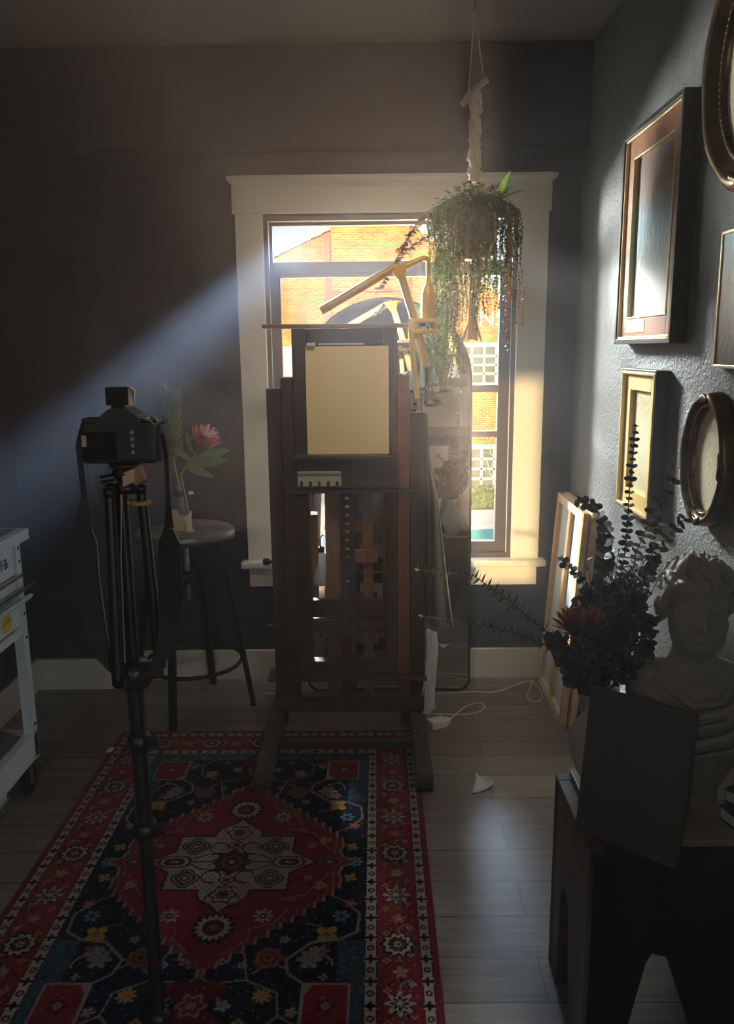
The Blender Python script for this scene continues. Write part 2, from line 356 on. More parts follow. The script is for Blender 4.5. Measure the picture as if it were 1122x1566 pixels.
# notched brush rack
pts = [(-.287,1.032),(-.287,1.089),(-.123,1.089),(-.123,1.032)]; o = []
x = -.123
for k in range(5):
    xc = -.138-.034*k; o += [(xc+.006,1.032),(xc+.006,1.048),(xc,1.053),(xc-.006,1.048),(xc-.006,1.032)]
MB().prism([(px_, yF-.033, pz) for px_, pz in [(-.287,1.032),(-.287,1.083),(-.123,1.083),(-.123,1.032)]+o], (0,-.006,0)).box(-.287,-.125,yF-.05,yF-.03,1.083,1.089).build('brush_rack', mk('aged_cream_plastic', (.5,.47,.38), .5), ez)
MB().box(-.2,-.03,yF-.02,yF+.0,1.557,1.563).box(-.242,-.212,yF-.045,yF-.005,1.553,1.566,bev=.003).build('canvas_clamp', mk('pale_clamp', (.6,.6,.5), .4), ez)
for z, xx in ((.72,-.402),(.445,-.402)):
    k = MB().cyl((xx,yF+.03,z), (xx-.025,yF+.03,z), .006, 10); k.lathe([(0,0),(.013,.001),(.016,.006),(.013,.014),(.016,.022),(.01,.026),(0,.026)], n=8, M=Matrix.Translation((xx-.012,yF+.03,z)) @ Matrix.Rotation(-PI/2,4,'Y'))
    k.build('tension_knob', M_blk, ez)
for xa, xb in ((-.437,-.375),(.142,.204)):
    m = MB(); m.prism([(xa,2.6,.0078),(xa,2.6,.048),(xa,2.62,.06),(xa,2.80,.062),(xa,3.0,.085),(xa,3.42,.085),(xa,3.42,.0078)], (xb-xa,0,0)); m.build('runner', W_dky, ez, bevel=.004)
MB().box(-.372,.14,2.83,2.86,.045,.075,bev=.003).build('stretcher', W_dkx, ez)
MB().box(-.372,.14,3.27,3.30,.03,.075,bev=.003).build('stretcher', W_dkx, ez)
for xa in (-.398,.106): MB().box(xa, xa+.035, yF+.05, yF+.09, .02, .5, bev=.003).build('brace', W_dk, ez)
# easel's rear frame, placed to imitate its lit reflection in the mirror
W_lit = wood('window_lit_wood', (.36,.2,.1), (.25,.13,.06), .4)  # window light on the wood is put into this lighter colour
for xa, xb, zt in ((-.195,-.128,1.0),(-.045,-.006,1.0)): MB().box(xa,xb,3.135,3.165,.1,zt,bev=.003).build('reflection_mast', W_lit, ez)
MB().box(-.165,.012,3.115,3.134,.70,.755,bev=.003).build('reflection_rail', W_lit, ez); MB().box(-.165,.012,3.115,3.134,.36,.40,bev=.003).build('reflection_rail', W_lit, ez)
MB().bar((-.24,3.15,.9),(-.26,3.38,.09),.03,.03,(1,0,0)).build('rear_strut', W_lit, ez); MB().bar((.05,3.15,.9),(.07,3.38,.09),.03,.03,(1,0,0)).build('rear_strut', W_lit, ez)
cv = MB().box(-.249,.06,yF-.024,yF-.002,1.151,1.552,bev=.002).build('blank_canvas', mk('primed_canvas', (.92,.72,.36), .8, bump=(500,.2,.0008)))
tag(cv, 'blank cream canvas board standing upright on the dark easel tray', 'canvas')
# water bottle hung on the easel's back (mirror)
bt = thing('water_bottle', (-.222,3.21,.6), 'pale blue bottle hanging behind the left opening of the easel', 'bottle')
MB().lathe([(0,0),(.028,.0),(.032,.01),(.032,.1),(.02,.13),(.012,.14)], (-.222,3.23,.58)).build('body', mk('pale_blue_plastic', (.55,.66,.75), .25), bt)
MB().lathe([(.014,.14),(.016,.142),(.016,.16),(0,.162)], (-.222,3.23,.58)).tube([(-.222,3.23,.74),(-.222,3.22,.78),(-.21,3.2,.80),(-.19,3.168,.80)],.003,6).build('cap', M_blk, bt)

# ------------------------------------------------------------------ mirror leaning on the sill
mi = thing('arched_mirror', (.06,3.462,0), 'tall arch-topped black framed floor mirror leaning against the window behind the easel', 'mirror')
def arch(k, c=.0615, a=.3715, zb=0., z1=1.405, bh=.357):
    a -= k; r = .055-k; P = []
    for i in range(7): t = PI+PI/2*i/6; P.append((c-a+r+r*math.cos(t), zb+k+r+r*math.sin(t)))
    for i in range(7): t = -PI/2+PI/2*i/6; P.append((c+a-r+r*math.cos(t), zb+k+r+r*math.sin(t)))
    for i in range(33): t = PI*i/32; P.append((c+a*math.cos(t), z1+(bh-k)*math.sin(t)))
    return P
sl = .0605; cz = 1/math.sqrt(1+sl*sl)
Mm = axes((0,3.462,0), (1,0,0), (0,cz,-sl*cz), (0,sl*cz,cz))
def ring(outer, inner, y0, y1):
    n = len(outer); m = MB(); vs = [(x,y0,z) for x,z in outer]+[(x,y0,z) for x,z in inner]+[(x,y1,z) for x,z in outer]+[(x,y1,z) for x,z in inner]; fs = []
    for i in range(n):
        j = (i+1) % n; fs += [(i,j,n+j,n+i),(2*n+i,3*n+i,3*n+j,2*n+j),(i,2*n+i,2*n+j,j),(n+i,n+j,3*n+j,3*n+i)]
    return m.add(vs, fs)
ring(arch(0), arch(.009), -.004, .018).xf(Mm).build('frame', M_black, mi)
MB().prism([(x,.004,z) for x,z in arch(.009)], (0,.006,0)).xf(Mm).build('mirror_glass', mk('silvered_glass', (.8,.82,.8), .015, 1.), mi)

# ------------------------------------------------------------------ clamp lamp with tubular arms
M_brass = mk('yellow_enamel', (.78,.47,.07), .35, .15)
M_brassd = mk('satin_yellow_tube', (.55,.36,.12), .4, .2)
la = thing('clamp_lamp', (.2,3.03,1.6), 'yellow jointed tube lamp clamped on top right of the easel', 'lamp')
def jaw(z, t):
    m = MB(); P = [(.135,3.0),(.19,2.985)] + [(.2+.045*math.cos(a), 3.03+.045*math.sin(a)) for a in [(-PI/2)+PI*i/10 for i in range(11)]] + [(.135,3.06)]
    return m.prism([(x,y,z) for x,y in P], (0,0,t))
jaw(1.6335,.014).build('upper_jaw', M_brass, la, bevel=.003); jaw(1.594,.016).build('lower_jaw', M_brass, la, bevel=.003)
MB().cyl((.222,3.03,1.6105),(.222,3.03,1.6330),.01,10).build('clamp_screw', M_brass, la)
m = MB().lathe([(.025,1.6477),(.025,1.735),(.02,1.752),(.011,1.77),(.0085,1.80)], (.205,3.03,0), 24)
for j in range(12):
    a = 2*PI*j/12; m.tube([(.205+.025*math.cos(a),3.03+.025*math.sin(a),1.652),(.205+.025*math.cos(a),3.03+.025*math.sin(a),1.733)],.0022,5)
m.build('spring_housing', M_brass, la)
MB().tube([(.205,3.03,1.798),(.203,3.03,1.83),(.205,3.03,1.846),(.2,3.03,1.858),(.188,3.03,1.861),(.165,3.03,1.852),(.13,3.03,1.838),(.105,3.03,1.828)], [.0075,.0075,.008,.009,.0095,.0095,.0095,.01], 12).build('neck', M_brass, la)
MB().prism([(.066,3.016,1.836),(.088,3.016,1.842),(.13,3.016,1.838),(.124,3.016,1.81),(.116,3.016,1.785),(.096,3.016,1.785),(.07,3.016,1.815)], (0,.028,0)).ball((.075,3.03,1.828),.014).build('hub', M_brass, la, bevel=.005)
MB().tube([(.08,3.03,1.828),(-.187,3.03,1.680)], .0155, 16).build('tube_light', M_brassd, la)
MB().tube([(.106,3.03,1.80),(.15,3.02,1.66),(.198,3.005,1.474)], .0155, 16).build('tube_light', M_brassd, la)
# hanging tape measure strip
def strap(pts, w, t, side=(1,0,0)):
    m = MB(); pts = [V(p) for p in pts]; vs = []; sd = V(side).normalized()
    for i, p in enumerate(pts):
        a = pts[max(i-1,0)]; b = pts[min(i+1,len(pts)-1)]; n = (b-a).normalized().cross(sd).normalized()
        ww = w[i] if isinstance(w,(list,tuple)) else w
        vs += [p-sd*ww/2-n*t/2, p+sd*ww/2-n*t/2, p+sd*ww/2+n*t/2, p-sd*ww/2+n*t/2]
    fs = [(0,3,2,1)]; k = len(pts)
    for i in range(k-1):
        for j in range(4): fs.append((i*4+j, i*4+(j+1)%4, (i+1)*4+(j+1)%4, (i+1)*4+j))
    fs.append(tuple((k-1)*4+j for j in range(4)))
    return m.add(vs, fs)
tp = thing('tape_measure', (.14,3.0,1.3), 'yellow cloth tape measure hanging from the easel\'s top right', 'tape measure')
ppts = [(.145,3.03,1.652),(.142,2.99,1.645),(.14,2.985,1.61),(.145,2.985,1.55),(.152,2.99,1.46),(.165,2.99,1.36)]
strap(ppts, .02, .0015).build('tape', mk('tape_yellow', (.72,.5,.18), .5), tp)
tk = MB()
for i in range(34):
    q = lerp((.1415,2.9838,1.6),(.165,2.9884,1.365), i/33); tk.box(q.x-.009, q.x-(.002 if i%3 else -.004), q.y-.0012, q.y-.0002, q.z-.0006, q.z+.0006)
tk.build('tick_marks', mk('tape_print', (.2,.12,.03), .6), tp)
MB().tube([(.165,2.99,1.36),(.170,2.99,1.315)], .007, 10).build('end_tab', mk('tab_brown', (.3,.2,.1), .4), tp)
rg = MB().grid(lambda u,v: (.095+.045*u, 3.035+.035*v, 1.4425+.004+.012*u*u+.004*math.sin(u*9+v*4)), 10, 6, thick=.002).build('folded_rag', mk('white_rag', (.8,.8,.8), .8)); tag(rg, 'small folded white rag lying on the reddish easel post', 'cloth')
kn = thing('palette_knife', (.18,3.07,1.305), 'slim pale blue handled tool standing at the right easel post', 'tool')
MB().lathe([(0,.07),(.011,.072),(.0115,.1),(.009,.15),(.0075,.18),(.006,.197),(0,.2)], (.186,3.075,1.305), 12).build('handle', mk('pale_blue_handle', (.5,.68,.75), .3), kn)
MB().cyl((.186,3.075,1.385),(.186,3.075,1.397),.0122,12).build('band', M_blk, kn); MB().cyl((.186,3.075,1.304),(.186,3.075,1.376),.007,10).build('ferrule', M_steel, kn)
# glass dish with amber beads on a bracket
dg = thing('glass_dish', (.245,3.1,1.33), 'small glass dish on a dark bracket at the easel\'s right side', 'dish')
M_gl = mk('clear_glass', (.75,.72,.6), .08, 0, .6, trans=.75)
MB().lathe([(0,.0),(.018,.001),(.032,.018),(.037,.04),(.0345,.04),(.03,.019),(.017,.004),(0,.003)], (.25,3.1,1.335)).build('bowl', M_gl, dg)
MB().tube([(.2,3.09,1.328),(.225,3.1,1.326),(.25,3.1,1.328)],.006,8).lathe([(0,0),(.018,0),(.02,.005),(0,.0065)],(.25,3.1,1.328)).build('bracket', M_blk, dg)
MB().lathe([(.036,.038),(.041,.040),(.041,.046),(.036,.047)], (.25,3.1,1.335), close=False).build('rim', mk('dark_rim', (.12,.1,.07), .4), dg)
M_amb = mk('amber_bead', (.9,.6,.2), .2, .2)
for p, r in (((.238,3.088,1.36),.012),((.258,3.09,1.358),.011),((.25,3.11,1.362),.013),((.245,3.09,1.379),.011)):
    bd = MB().ball(p, r).build('amber_bead', M_amb); tag(bd, 'shiny amber bead lying in the small glass dish', 'bead', 'amber beads in the glass dish')
# dark apron and pale papers hanging at the easel's right
def apron(u, v):
    z = 1.30 - v*.875; xr = np.interp(z, [.42,.7,.967,1.123,1.30], [.318,.283,.251,.216,.206])
    x = .2015 + u*(xr-.2015); return (x, 3.1+.03*math.sin(u*7+v*2)*(.3+v)+.02*u, z+(.03*(1-u) if v > .95 else 0))
ap = thing('hanging_apron', (.25,3.1,.42), 'dark apron hanging down the right side of the easel', 'apron')
MB().grid(apron, 18, 30, thick=.004).build('cloth', mk('dark_grey_cloth', (.035,.04,.04), .85, sheen=.3), ap)
MB().tube([V(apron(1,v/24))+V((.001,-.002,0)) for v in range(6,25)], .0022, 6).build('hem', mk('pale_hem', (.5,.52,.5), .7), ap)
pa = MB().grid(lambda u,v: (.203+.045*u-.012*v*(1-u)+.006*math.sin(v*6), 3.04+.05*u+.01*math.sin(u*6+v*9), .45-.37*v-.03*u*(1-v)), 8, 20, thick=.002).build('hanging_paper', mk('grey_white_paper', (.5,.5,.5), .8)); tag(pa, 'crumpled pale paper strip hanging low at the easel\'s right foot', 'paper')
# ------------------------------------------------------------------ outside, seen through the window
def brick_mat():
    m = mk('sunlit_brick', (.5,.2,.08), .85)
    nt = m.node_tree; b = nt.nodes['Principled BSDF']; L = nt.links; tc = nt.nodes.new('ShaderNodeTexCoord')
    sp = nt.nodes.new('ShaderNodeSeparateXYZ'); cb = nt.nodes.new('ShaderNodeCombineXYZ'); L.new(tc.outputs['Object'], sp.inputs[0]); L.new(sp.outputs['X'], cb.inputs[0]); L.new(sp.outputs['Z'], cb.inputs[1])
    br = nt.nodes.new('ShaderNodeTexBrick'); br.inputs['Scale'].default_value = 1; br.inputs['Brick Width'].default_value = .2; br.inputs['Row Height'].default_value = .062; br.inputs['Mortar Size'].default_value = .008
    br.inputs['Color1'].default_value = (.44,.12,.012,1); br.inputs['Color2'].default_value = (.6,.27,.03,1); br.inputs['Mortar'].default_value = (.74,.46,.14,1)
    L.new(cb.outputs[0], br.inputs['Vector'])
    n = nt.nodes.new('ShaderNodeTexNoise'); n.inputs['Scale'].default_value = 1.6; n.inputs['Detail'].default_value = 8; L.new(cb.outputs[0], n.inputs['Vector'])
    r = nt.nodes.new('ShaderNodeValToRGB'); r.color_ramp.elements[0].position = .35; r.color_ramp.elements[1].position = .68; r.color_ramp.elements[0].color = (.75,.7,.6,1); r.color_ramp.elements[1].color = (1.35,1.35,1.2,1)
    L.new(n.outputs['Fac'], r.inputs['Fac'])
    mx = nt.nodes.new('ShaderNodeMix'); mx.data_type = 'RGBA'; mx.blend_type = 'MULTIPLY'; mx.inputs[0].default_value = 1
    L.new(br.outputs['Color'], mx.inputs[6]); L.new(r.outputs['Color'], mx.inputs[7]); L.new(mx.outputs[2], b.inputs['Base Color']); return m
M_brick = brick_mat(); G = -3.5; YH = 24.
M_wh = mk('white_paint', (.7,.72,.74), .5); M_dgl = mk('dim_window_pane', (.16,.2,.15), .15, spec=.8)
struct('ground', MB().box(-30, 30, YB+.6, 60, G-.1, G), mk('sunlit_ground', (.45,.42,.36), .9))
hs = thing('brick_building', (0,YH,G), 'sunlit orange brick building with a sloping roof across the street', 'building')
# gable wall; roof slope from the left up to the tall central block
MB().prism([(-9,YH,G),(-9,YH,1.3),(-1.1,YH,4.9),(1.05,YH,5.05),(5.0,YH,1.9),(9,YH,1.5),(9,YH,G)], (0,6,0)).build('brick_wall', M_brick, hs)
MB().box(-1.14, 1.06, YH-.3, YH+.5, 3.2, 7.6).build('brick_chimney', M_brick, hs)
rf = MB()
def slope(a, b_):
    a, b_ = V(a), V(b_); n = int((b_-a).length/.32)
    for i in range(n): rf.bar(lerp(a,b_,i/n)+V((0,0,.03)), lerp(a,b_,(i+.97)/n), 6.1, .13, (0,0,1))
slope((-9.4,YH+2.95,1.2),(-1.14,YH+2.95,4.96)); slope((1.06,YH+2.95,5.12),(5.05,YH+2.95,1.96))
rf.build('tiled_roof', mk('pale_roof_tiles', (.62,.6,.48), .8), hs)
MB().box(-1.35,-1.17,YH-.12,YH-.01,G,4.75).build('downspout', mk('rust_brown_pipe', (.34,.1,.06), .5), hs)
def gridwin(x0, x1, z0, z1, nx, nz, n='building_window'):
    m = MB(); e = .13; y0, y1 = YH-.1, YH+.02
    m.box(x0-e,x0,y0,y1,z0-e,z1+e).box(x1,x1+e,y0,y1,z0-e,z1+e).box(x0,x1,y0,y1,z0-e,z0).box(x0,x1,y0,y1,z1,z1+e)
    for i in range(1,nx): xx = x0+(x1-x0)*i/nx; m.box(xx-.035,xx+.035,y0+.03,y1,z0,z1)
    for i in range(1,nz): zz = z0+(z1-z0)*i/nz; m.box(x0,x1,y0+.03,y1,zz-.035,zz+.035)
    f = m.build(n, M_wh, hs); MB().box(x0,x1,YH-.03,YH-.01,z0,z1).build('pane', M_dgl, f)
gridwin(2.54,3.98,.56,1.58,4,4); gridwin(2.47,4.0,-2.6,-1.4,4,4); gridwin(-5.6,-4.2,.3,1.6,4,4)
M_sg = mk('white_sign_letters', (.85,.85,.83), .5)
M_t = axes((3.45,YH-.06,2.36), (1,0,0), (0,0,1), (0,-1,0))
text('sign_letters', 'NS', .6, M_sg, M_t, hs, .04)
MB().box(-2.75,-2.3,YH-.1,YH,.8,1.66).build('white_sign_panel', M_wh, hs)
# hedge, tree trunk, car
def bush(name, c, r, n, lr, mat, seed):
    rnd = random.Random(seed); m = MB()
    for _ in range(n):
        a, b_ = rnd.uniform(0,2*PI), rnd.uniform(-1,1); q = math.sqrt(1-b_*b_); k = rnd.uniform(.75,1)
        p = V((c[0]+r[0]*k*q*math.cos(a), c[1]+r[1]*k*q*math.sin(a), c[2]+r[2]*k*b_)); 
        d1 = V((rnd.uniform(-1,1),rnd.uniform(-1,1),rnd.uniform(-1,1))).normalized()*lr; d2 = d1.cross(V((rnd.uniform(-1,1),rnd.uniform(-1,1),rnd.uniform(-1,1)))).normalized()*lr*.6
        m.add([p-d1,p+d2,p+d1,p-d2],[(0,1,2,3)])
    m.ball(c, [x*.8 for x in r], u=14, v=10)
    return m.build(name, mat)
M_lf = leafmat('sunlit_leaf', (.13,.2,.03), (.32,.42,.08))
h = bush('hedge', (3.1,20,-2.6), (2.6,.6,.8), 2600, .07, M_lf, 3); tag(h, 'sunlit yellow green hedge below the brick building\'s lower window', 'hedge')
tr_ = thing('thin_tree', (2.95,18.6,G), 'thin pale bare tree standing before the green hedge outside', 'tree')
m = MB().tube([(2.95,18.6,G),(2.98,18.6,-2.2),(3.1,18.6,-1.2),(3.05,18.6,-.2)],[.06,.05,.04,.02],8)
for i in range(7): a = -1.9+i*.25; m.tube([(3.03,18.6,a),(3.03+(-1)**i*.3,18.6,a+.3),(3.03+(-1)**i*.4,18.6,a+.7)],[.02,.012,.006],6)
m.build('trunk', mk('pale_bark', (.55,.5,.42), .8), tr_)
rnd = random.Random(5); m = MB()
for i in range(260):
    p = V((3.0+rnd.gauss(0,.28),18.6+rnd.gauss(0,.15),rnd.uniform(-1.5,.1))); d1 = V((rnd.uniform(-1,1),rnd.uniform(-1,1),rnd.uniform(-1,1)))*.05; d2 = V((rnd.uniform(-1,1),rnd.uniform(-1,1),rnd.uniform(-1,1)))*.05
    m.add([p,p+d1,p+d2],[(0,1,2)])
m.build('leaves', M_lf, tr_)
cr = thing('parked_car', (2.6,16.5,G), 'white parked car with teal tinted windows seen low through the window', 'car')
prf = [(.5,.35),(.45,.75),(.6,.95),(1.35,1.05),(1.95,1.5),(3.6,1.52),(4.3,1.1),(4.85,1.0),(4.95,.6),(4.9,.35)]
cw, cyy = 1.7, 16.0
MB().prism([(x,cyy,G+z) for x,z in prf], (0,cw,0)).build('body', mk('white_car_paint', (.8,.82,.82), .25), cr, bevel=.05)
M_teal = mk('teal_window', (.12,.42,.45), .08)
for P in ([(1.45,1.06),(2.0,1.43),(2.55,1.44),(2.55,1.06)],[(2.68,1.06),(2.68,1.44),(3.45,1.44),(3.75,1.08)]):
    MB().prism([(x,cyy-.02,G+z) for x,z in P], (0,.03,0)).build('side_window', M_teal, cr)
for x in (1.3,4.1):
    for y in (cyy-.03, cyy+cw-.15): MB().cyl((x,y,G+.32),(x,y+.18,G+.32),.32,20).build('wheel', M_black, cr)
# ------------------------------------------------------------------ leaves and petals
def leaf(m, p, d, up, L_, W, curl=.2, n=4, round_=False, fold=.15):
    """a blade from p along d, with width W, drooping away from 'up' by curl"""
    p, d, up = V(p), V(d).normalized(), V(up); s_ = d.cross(up)
    if s_.length < 1e-4: s_ = d.cross(V((1,0,0)))
    s_.normalize(); up = s_.cross(d).normalized(); vs = []; fs = []
    for i in range(n+1):
        t = i/n; w = W*.5*(math.sin(PI*min(1,t*.92+.08))**(.5 if round_ else .8)); c = p + d*L_*t - up*curl*L_*t*t
        vs += [c - s_*w + up*w*fold, c, c + s_*w + up*w*fold]
    for i in range(n):
        a = 3*i; fs += [(a,a+1,a+4,a+3),(a+1,a+2,a+5,a+4)]
    return m.add(vs, fs, True)
# ------------------------------------------------------------------ round stool
st = thing('round_stool', (-.80,3.32,0), 'black metal swivel stool with round grey wooden seat by the back wall', 'stool')
SX, SY = -.797, 3.30
def seat_mat():
    m = wood('grey_weathered_seat', (.27,.24,.21), (.12,.1,.09), .35, axis=0, scale=60); return m
MB().lathe([(0,.785),(.196,.785),(.2,.79),(.2,.803),(.195,.808),(0,.808)], (SX,SY,0), 48).build('seat', seat_mat(), st)
m = MB().lathe([(.2005,.772),(.207,.772),(.207,.805),(.2015,.807)], (SX,SY,0), 48, close=False)
for i in range(12): a = 2*PI*i/12+.2; m.ball((SX+.208*math.cos(a),SY+.208*math.sin(a),.79), .005, u=8, v=5)
m.build('seat_rim', mk('grey_rim_metal', (.2,.2,.2), .35, .8), st)
m = MB().cyl((SX,SY,.50),(SX,SY,.785),.011,12)
for i in range(26): m.lathe([(.011,0),(.0135,.003),(.011,.006)], (SX,SY,.56+.0085*i), 10, close=False)
m.build('screw_rod', M_steel, st)
m = MB().lathe([(0,.57),(.03,.57),(.035,.58),(.035,.615),(.025,.625),(0,.625)], (SX,SY,0), 20); m.build('hub', M_black, st)
feet = [(-.837,3.075),(-.539,3.325),(-.765,3.56),(-1.06,3.31)]
for fx, fy in feet:
    dx_, dy_ = fx-SX, fy-SY; l = math.hypot(dx_,dy_); ux, uy = dx_/l, dy_/l
    a = V((SX+ux*.03,SY+uy*.03,.605)); b_ = V((SX+ux*.165,SY+uy*.165,.612)); c_ = V((fx,fy,0))
    MB().bar(a,b_,.028,.02,bev=.002).bar(b_+V((0,0,.008)),c_,.03,.022,(ux,uy,0),bev=.002).build('leg', M_black, st)
MB().tube([(SX+.005+.208*math.cos(2*PI*i/40),3.318+.208*math.sin(2*PI*i/40),.215) for i in range(40)],.009,10,closed=True).build('footrest_ring', M_black, st)
# ------------------------------------------------------------------ paper wrapped pot, glass bud vase, flowers
pt = thing('wrapped_pot', (-.808,3.29,.808), 'small pot wrapped in folded brown paper standing on the round stool', 'pot')
def pw(u, v):
    a = 2*PI*u; k = 1/max(abs(math.cos(a)),abs(math.sin(a)))**.75; r_ = .045*k*(1+.05*v)
    return (-.812+r_*math.cos(a), 3.29+r_*.8*math.sin(a), .8085+(.07+.006*math.sin(a*3+1))*v)
MB().grid(pw, 36, 6, smooth=False, thick=.002).build('paper_wrap', mk('kraft_paper', (.55,.43,.25), .75, bump=(40,.3,.004)), pt)
MB().add([(-.783,3.243,.872),(-.754,3.24,.884),(-.748,3.235,.822),(-.735,3.225,.8125),(-.77,3.226,.811)],[(0,1,2,3,4)]).prism([(-.783,3.243,.872),(-.757,3.24,.881),(-.75,3.235,.822),(-.77,3.23,.812)],(0,-.002,0)).build('paper_flap', mk('pale_kraft', (.72,.62,.42), .7), pt)
MB().cyl((-.812,3.29,.812),(-.812,3.29,.866),.034,20).build('inner_pot', M_blk, pt)
vz = thing('bud_vase', (-.808,3.29,.866), 'slim glass bud vase with dark collar standing in the paper wrapped pot', 'vase')
M_cg = mk('clear_bottle_glass', (.72,.8,.82), .06, 0, .8, trans=.85)
MB().lathe([(0,.87),(.016,.872),(.018,.9),(.012,.94),(.009,.951)], (-.798,3.29,0), 20, close=False).build('lower_bulb', mk('blue_glass', (.2,.3,.42), .08, trans=.4), vz)
MB().lathe([(.0,.948),(.02,.95),(.026,.954),(.02,.958),(0,.96)], (-.806,3.29,0), 20).box(-.80,-.762,3.286,3.294,.951,.957).build('collar', M_blk, vz)
MB().lathe([(.008,.96),(.016,.966),(.02,.982),(.017,.998),(.011,1.006),(.013,1.011)], (-.807,3.29,0), 20, close=False).build('globe', M_cg, vz)
MB().ball((-.76,3.288,.962),(.012,.01,.008)).build('pink_stopper', mk('pale_pink_cap', (.75,.45,.45), .4), vz)
M_stem = mk('red_brown_stem', (.32,.16,.09), .55)
M_g1 = leafmat('fresh_leaf', (.07,.13,.03), (.16,.25,.06), .4)
pr_ = thing('pink_protea', (-.78,3.285,.87), 'pink protea flower with long green leaves in the vase on the stool', 'flower')
MB().tube([(-.773,3.29,.872),(-.783,3.285,.95),(-.795,3.283,1.04),(-.775,3.283,1.075),(-.745,3.28,1.105),(-.712,3.28,1.14)],[.004]*6,8).build('stem', M_stem, pr_)
hd = V((.55,-.2,.8)).normalized(); hc = V((-.72,3.28,1.145)); qa = hd.orthogonal().normalized(); qb = hd.cross(qa)
m = MB(); rnd = random.Random(11)
for ring_, (rr_, ln, op) in enumerate(((.012,.075,.15),(.02,.082,.32),(.026,.08,.5))):
    for i in range(16):
        a = 2*PI*i/16+ring_*.2; o = qa*math.cos(a)+qb*math.sin(a); leaf(m, hc+o*rr_+hd*.015, hd+o*op, o, ln, .017, -.12, 5)
m.build('pink_bracts', leafmat('protea_pink', (.62,.1,.16), (.85,.3,.36), .35), pr_)
m = MB()
for i in range(60):
    a = 2*PI*rnd.random(); o = qa*math.cos(a)+qb*math.sin(a); k = rnd.uniform(.25,.55); e = hc+hd*.015+(hd+o*k).normalized()*rnd.uniform(.082,.1); m.tube([hc+hd*.06+o*.01, e],[.0012,.0008],4)
    m.ball(e,.0022,u=5,v=4)
m.build('pale_stamens', mk('pale_stamen', (.85,.68,.62), .6), pr_)
m = MB()
for ring_, (ln, op) in enumerate(((.07,.35),(.06,.6))):
    for i in range(13): a = 2*PI*i/13+ring_*.24; o = qa*math.cos(a)+qb*math.sin(a); leaf(m, hc+o*.012-hd*.01, hd+o*op, o, ln, .024, -.3, 5)
m.ball(hc+hd*.012,(.026,.026,.03)); m.build('green_cup', M_g1, pr_)
for bs, dr, ln, wd_, cu in (((-.738,3.28,1.1),(1,-.1,.3),.16,.042,.1),((-.76,3.28,1.085),(1,-.2,.1),.18,.044,-.1),((-.775,3.28,1.075),(.9,-.3,-.25),.13,.034,.35),((-.765,3.28,1.085),(.8,-.6,.1),.12,.04,.3),((-.73,3.28,1.12),(-.4,.3,.9),.11,.03,.1),((-.75,3.28,1.10),(-.7,-.2,.6),.09,.026,.2)):
    m = MB(); leaf(m, bs, dr, (0,-1,.45), ln, wd_, cu*.5, 8); m.build('leaf', M_g1, pr_)
bd_ = thing('green_bud_spike', (-.80,3.29,.87), 'tall green leafy bud spike in the vase on the stool', 'flower')
MB().tube([(-.80,3.295,.872),(-.806,3.292,.98),(-.822,3.295,1.07),(-.83,3.3,1.15),(-.827,3.3,1.3),(-.82,3.3,1.37)],[.004]*6,8).build('stem', M_stem, bd_)
m = MB()
for i in range(120):
    t = i/120; z = 1.10+.265*t; a = i*2.4; o = V((math.cos(a),math.sin(a),0)); leaf(m, (-.83+.012*t+o.x*.006,3.3+o.y*.006,z), V((o.x*.75,o.y*.75,1)), o, .072, .027, -.1+.15*t, 4)
for i in range(10): a = i*1.3; leaf(m, (-.815,3.3,1.355), (math.cos(a)*.9-.5,math.sin(a)*.6,1), (0,0,1), .06, .012, .5, 4)
m.build('overlapping_leaves', leafmat('bud_leaf', (.12,.19,.04), (.28,.36,.1), .4), bd_)

# ------------------------------------------------------------------ camera on its tripod
tp_ = thing('camera_tripod', (-.512,1.6,0), 'black tripod with folded legs standing on the near end of the rug', 'tripod')
M_tp = mk('tripod_black', (.01,.01,.011), .38)
CX_, CY_ = -.511, 1.6
MB().tube([(CX_,CY_,0.0125),(CX_,CY_,.5)],.0155,14).lathe([(0,0.0078),(.03,.009),(.026,.028),(.016,.045)], (CX_,CY_,0), 14).build('lower_pole', M_tp, tp_)
MB().tube([(CX_,CY_,.5),(CX_,CY_,.87)],.018,14).build('middle_pole', M_tp, tp_)
for z in (.505,.715): MB().lathe([(.018,-.02),(.024,-.018),(.025,.018),(.018,.02)], (CX_,CY_,z), 14, close=False).box(CX_+.018,CX_+.045,CY_-.01,CY_+.01,z-.012,z+.012,bev=.003).build('clamp_collar', M_tp, tp_)
m = MB().lathe([(.0,.84),(.03,.842),(.04,.86),(.04,.885),(.03,.9),(0,.902)], (CX_,CY_,0), 18)
for a in (.2,2.3,4.4): m.bar((CX_,CY_,.872),(CX_+.06*math.cos(a),CY_+.06*math.sin(a),.875),.03,.03,bev=.004)
m.build('crown', M_tp, tp_)
MB().tube([(CX_,CY_,.9),(CX_,CY_,1.26)],.013,14).build('centre_column', M_tp, tp_)
for a in (.25,2.3,4.4):
    c_, s_ = math.cos(a), math.sin(a); m = MB().tube([(CX_+.055*c_,CY_+.055*s_,.88),(CX_+.04*c_,CY_+.035*s_,1.26)],[.013,.0105],10); m.lathe([(0,0),(.013,.002),(.013,.02),(0,.022)], (CX_+.04*c_,CY_+.035*s_,1.255), 10); m.build('folded_leg', M_tp, tp_)
m = MB().lathe([(0,1.2585),(.024,1.26),(.027,1.275),(.016,1.283),(.021,1.29),(.027,1.30),(.022,1.311),(.03,1.314),(.03,1.3195),(0,1.32)], (-.5,CY_,0), 20); m.cyl((-.52,CY_-.01,1.293),(-.545,CY_-.02,1.29),.008,10); m.build('ball_head', M_tp, tp_)
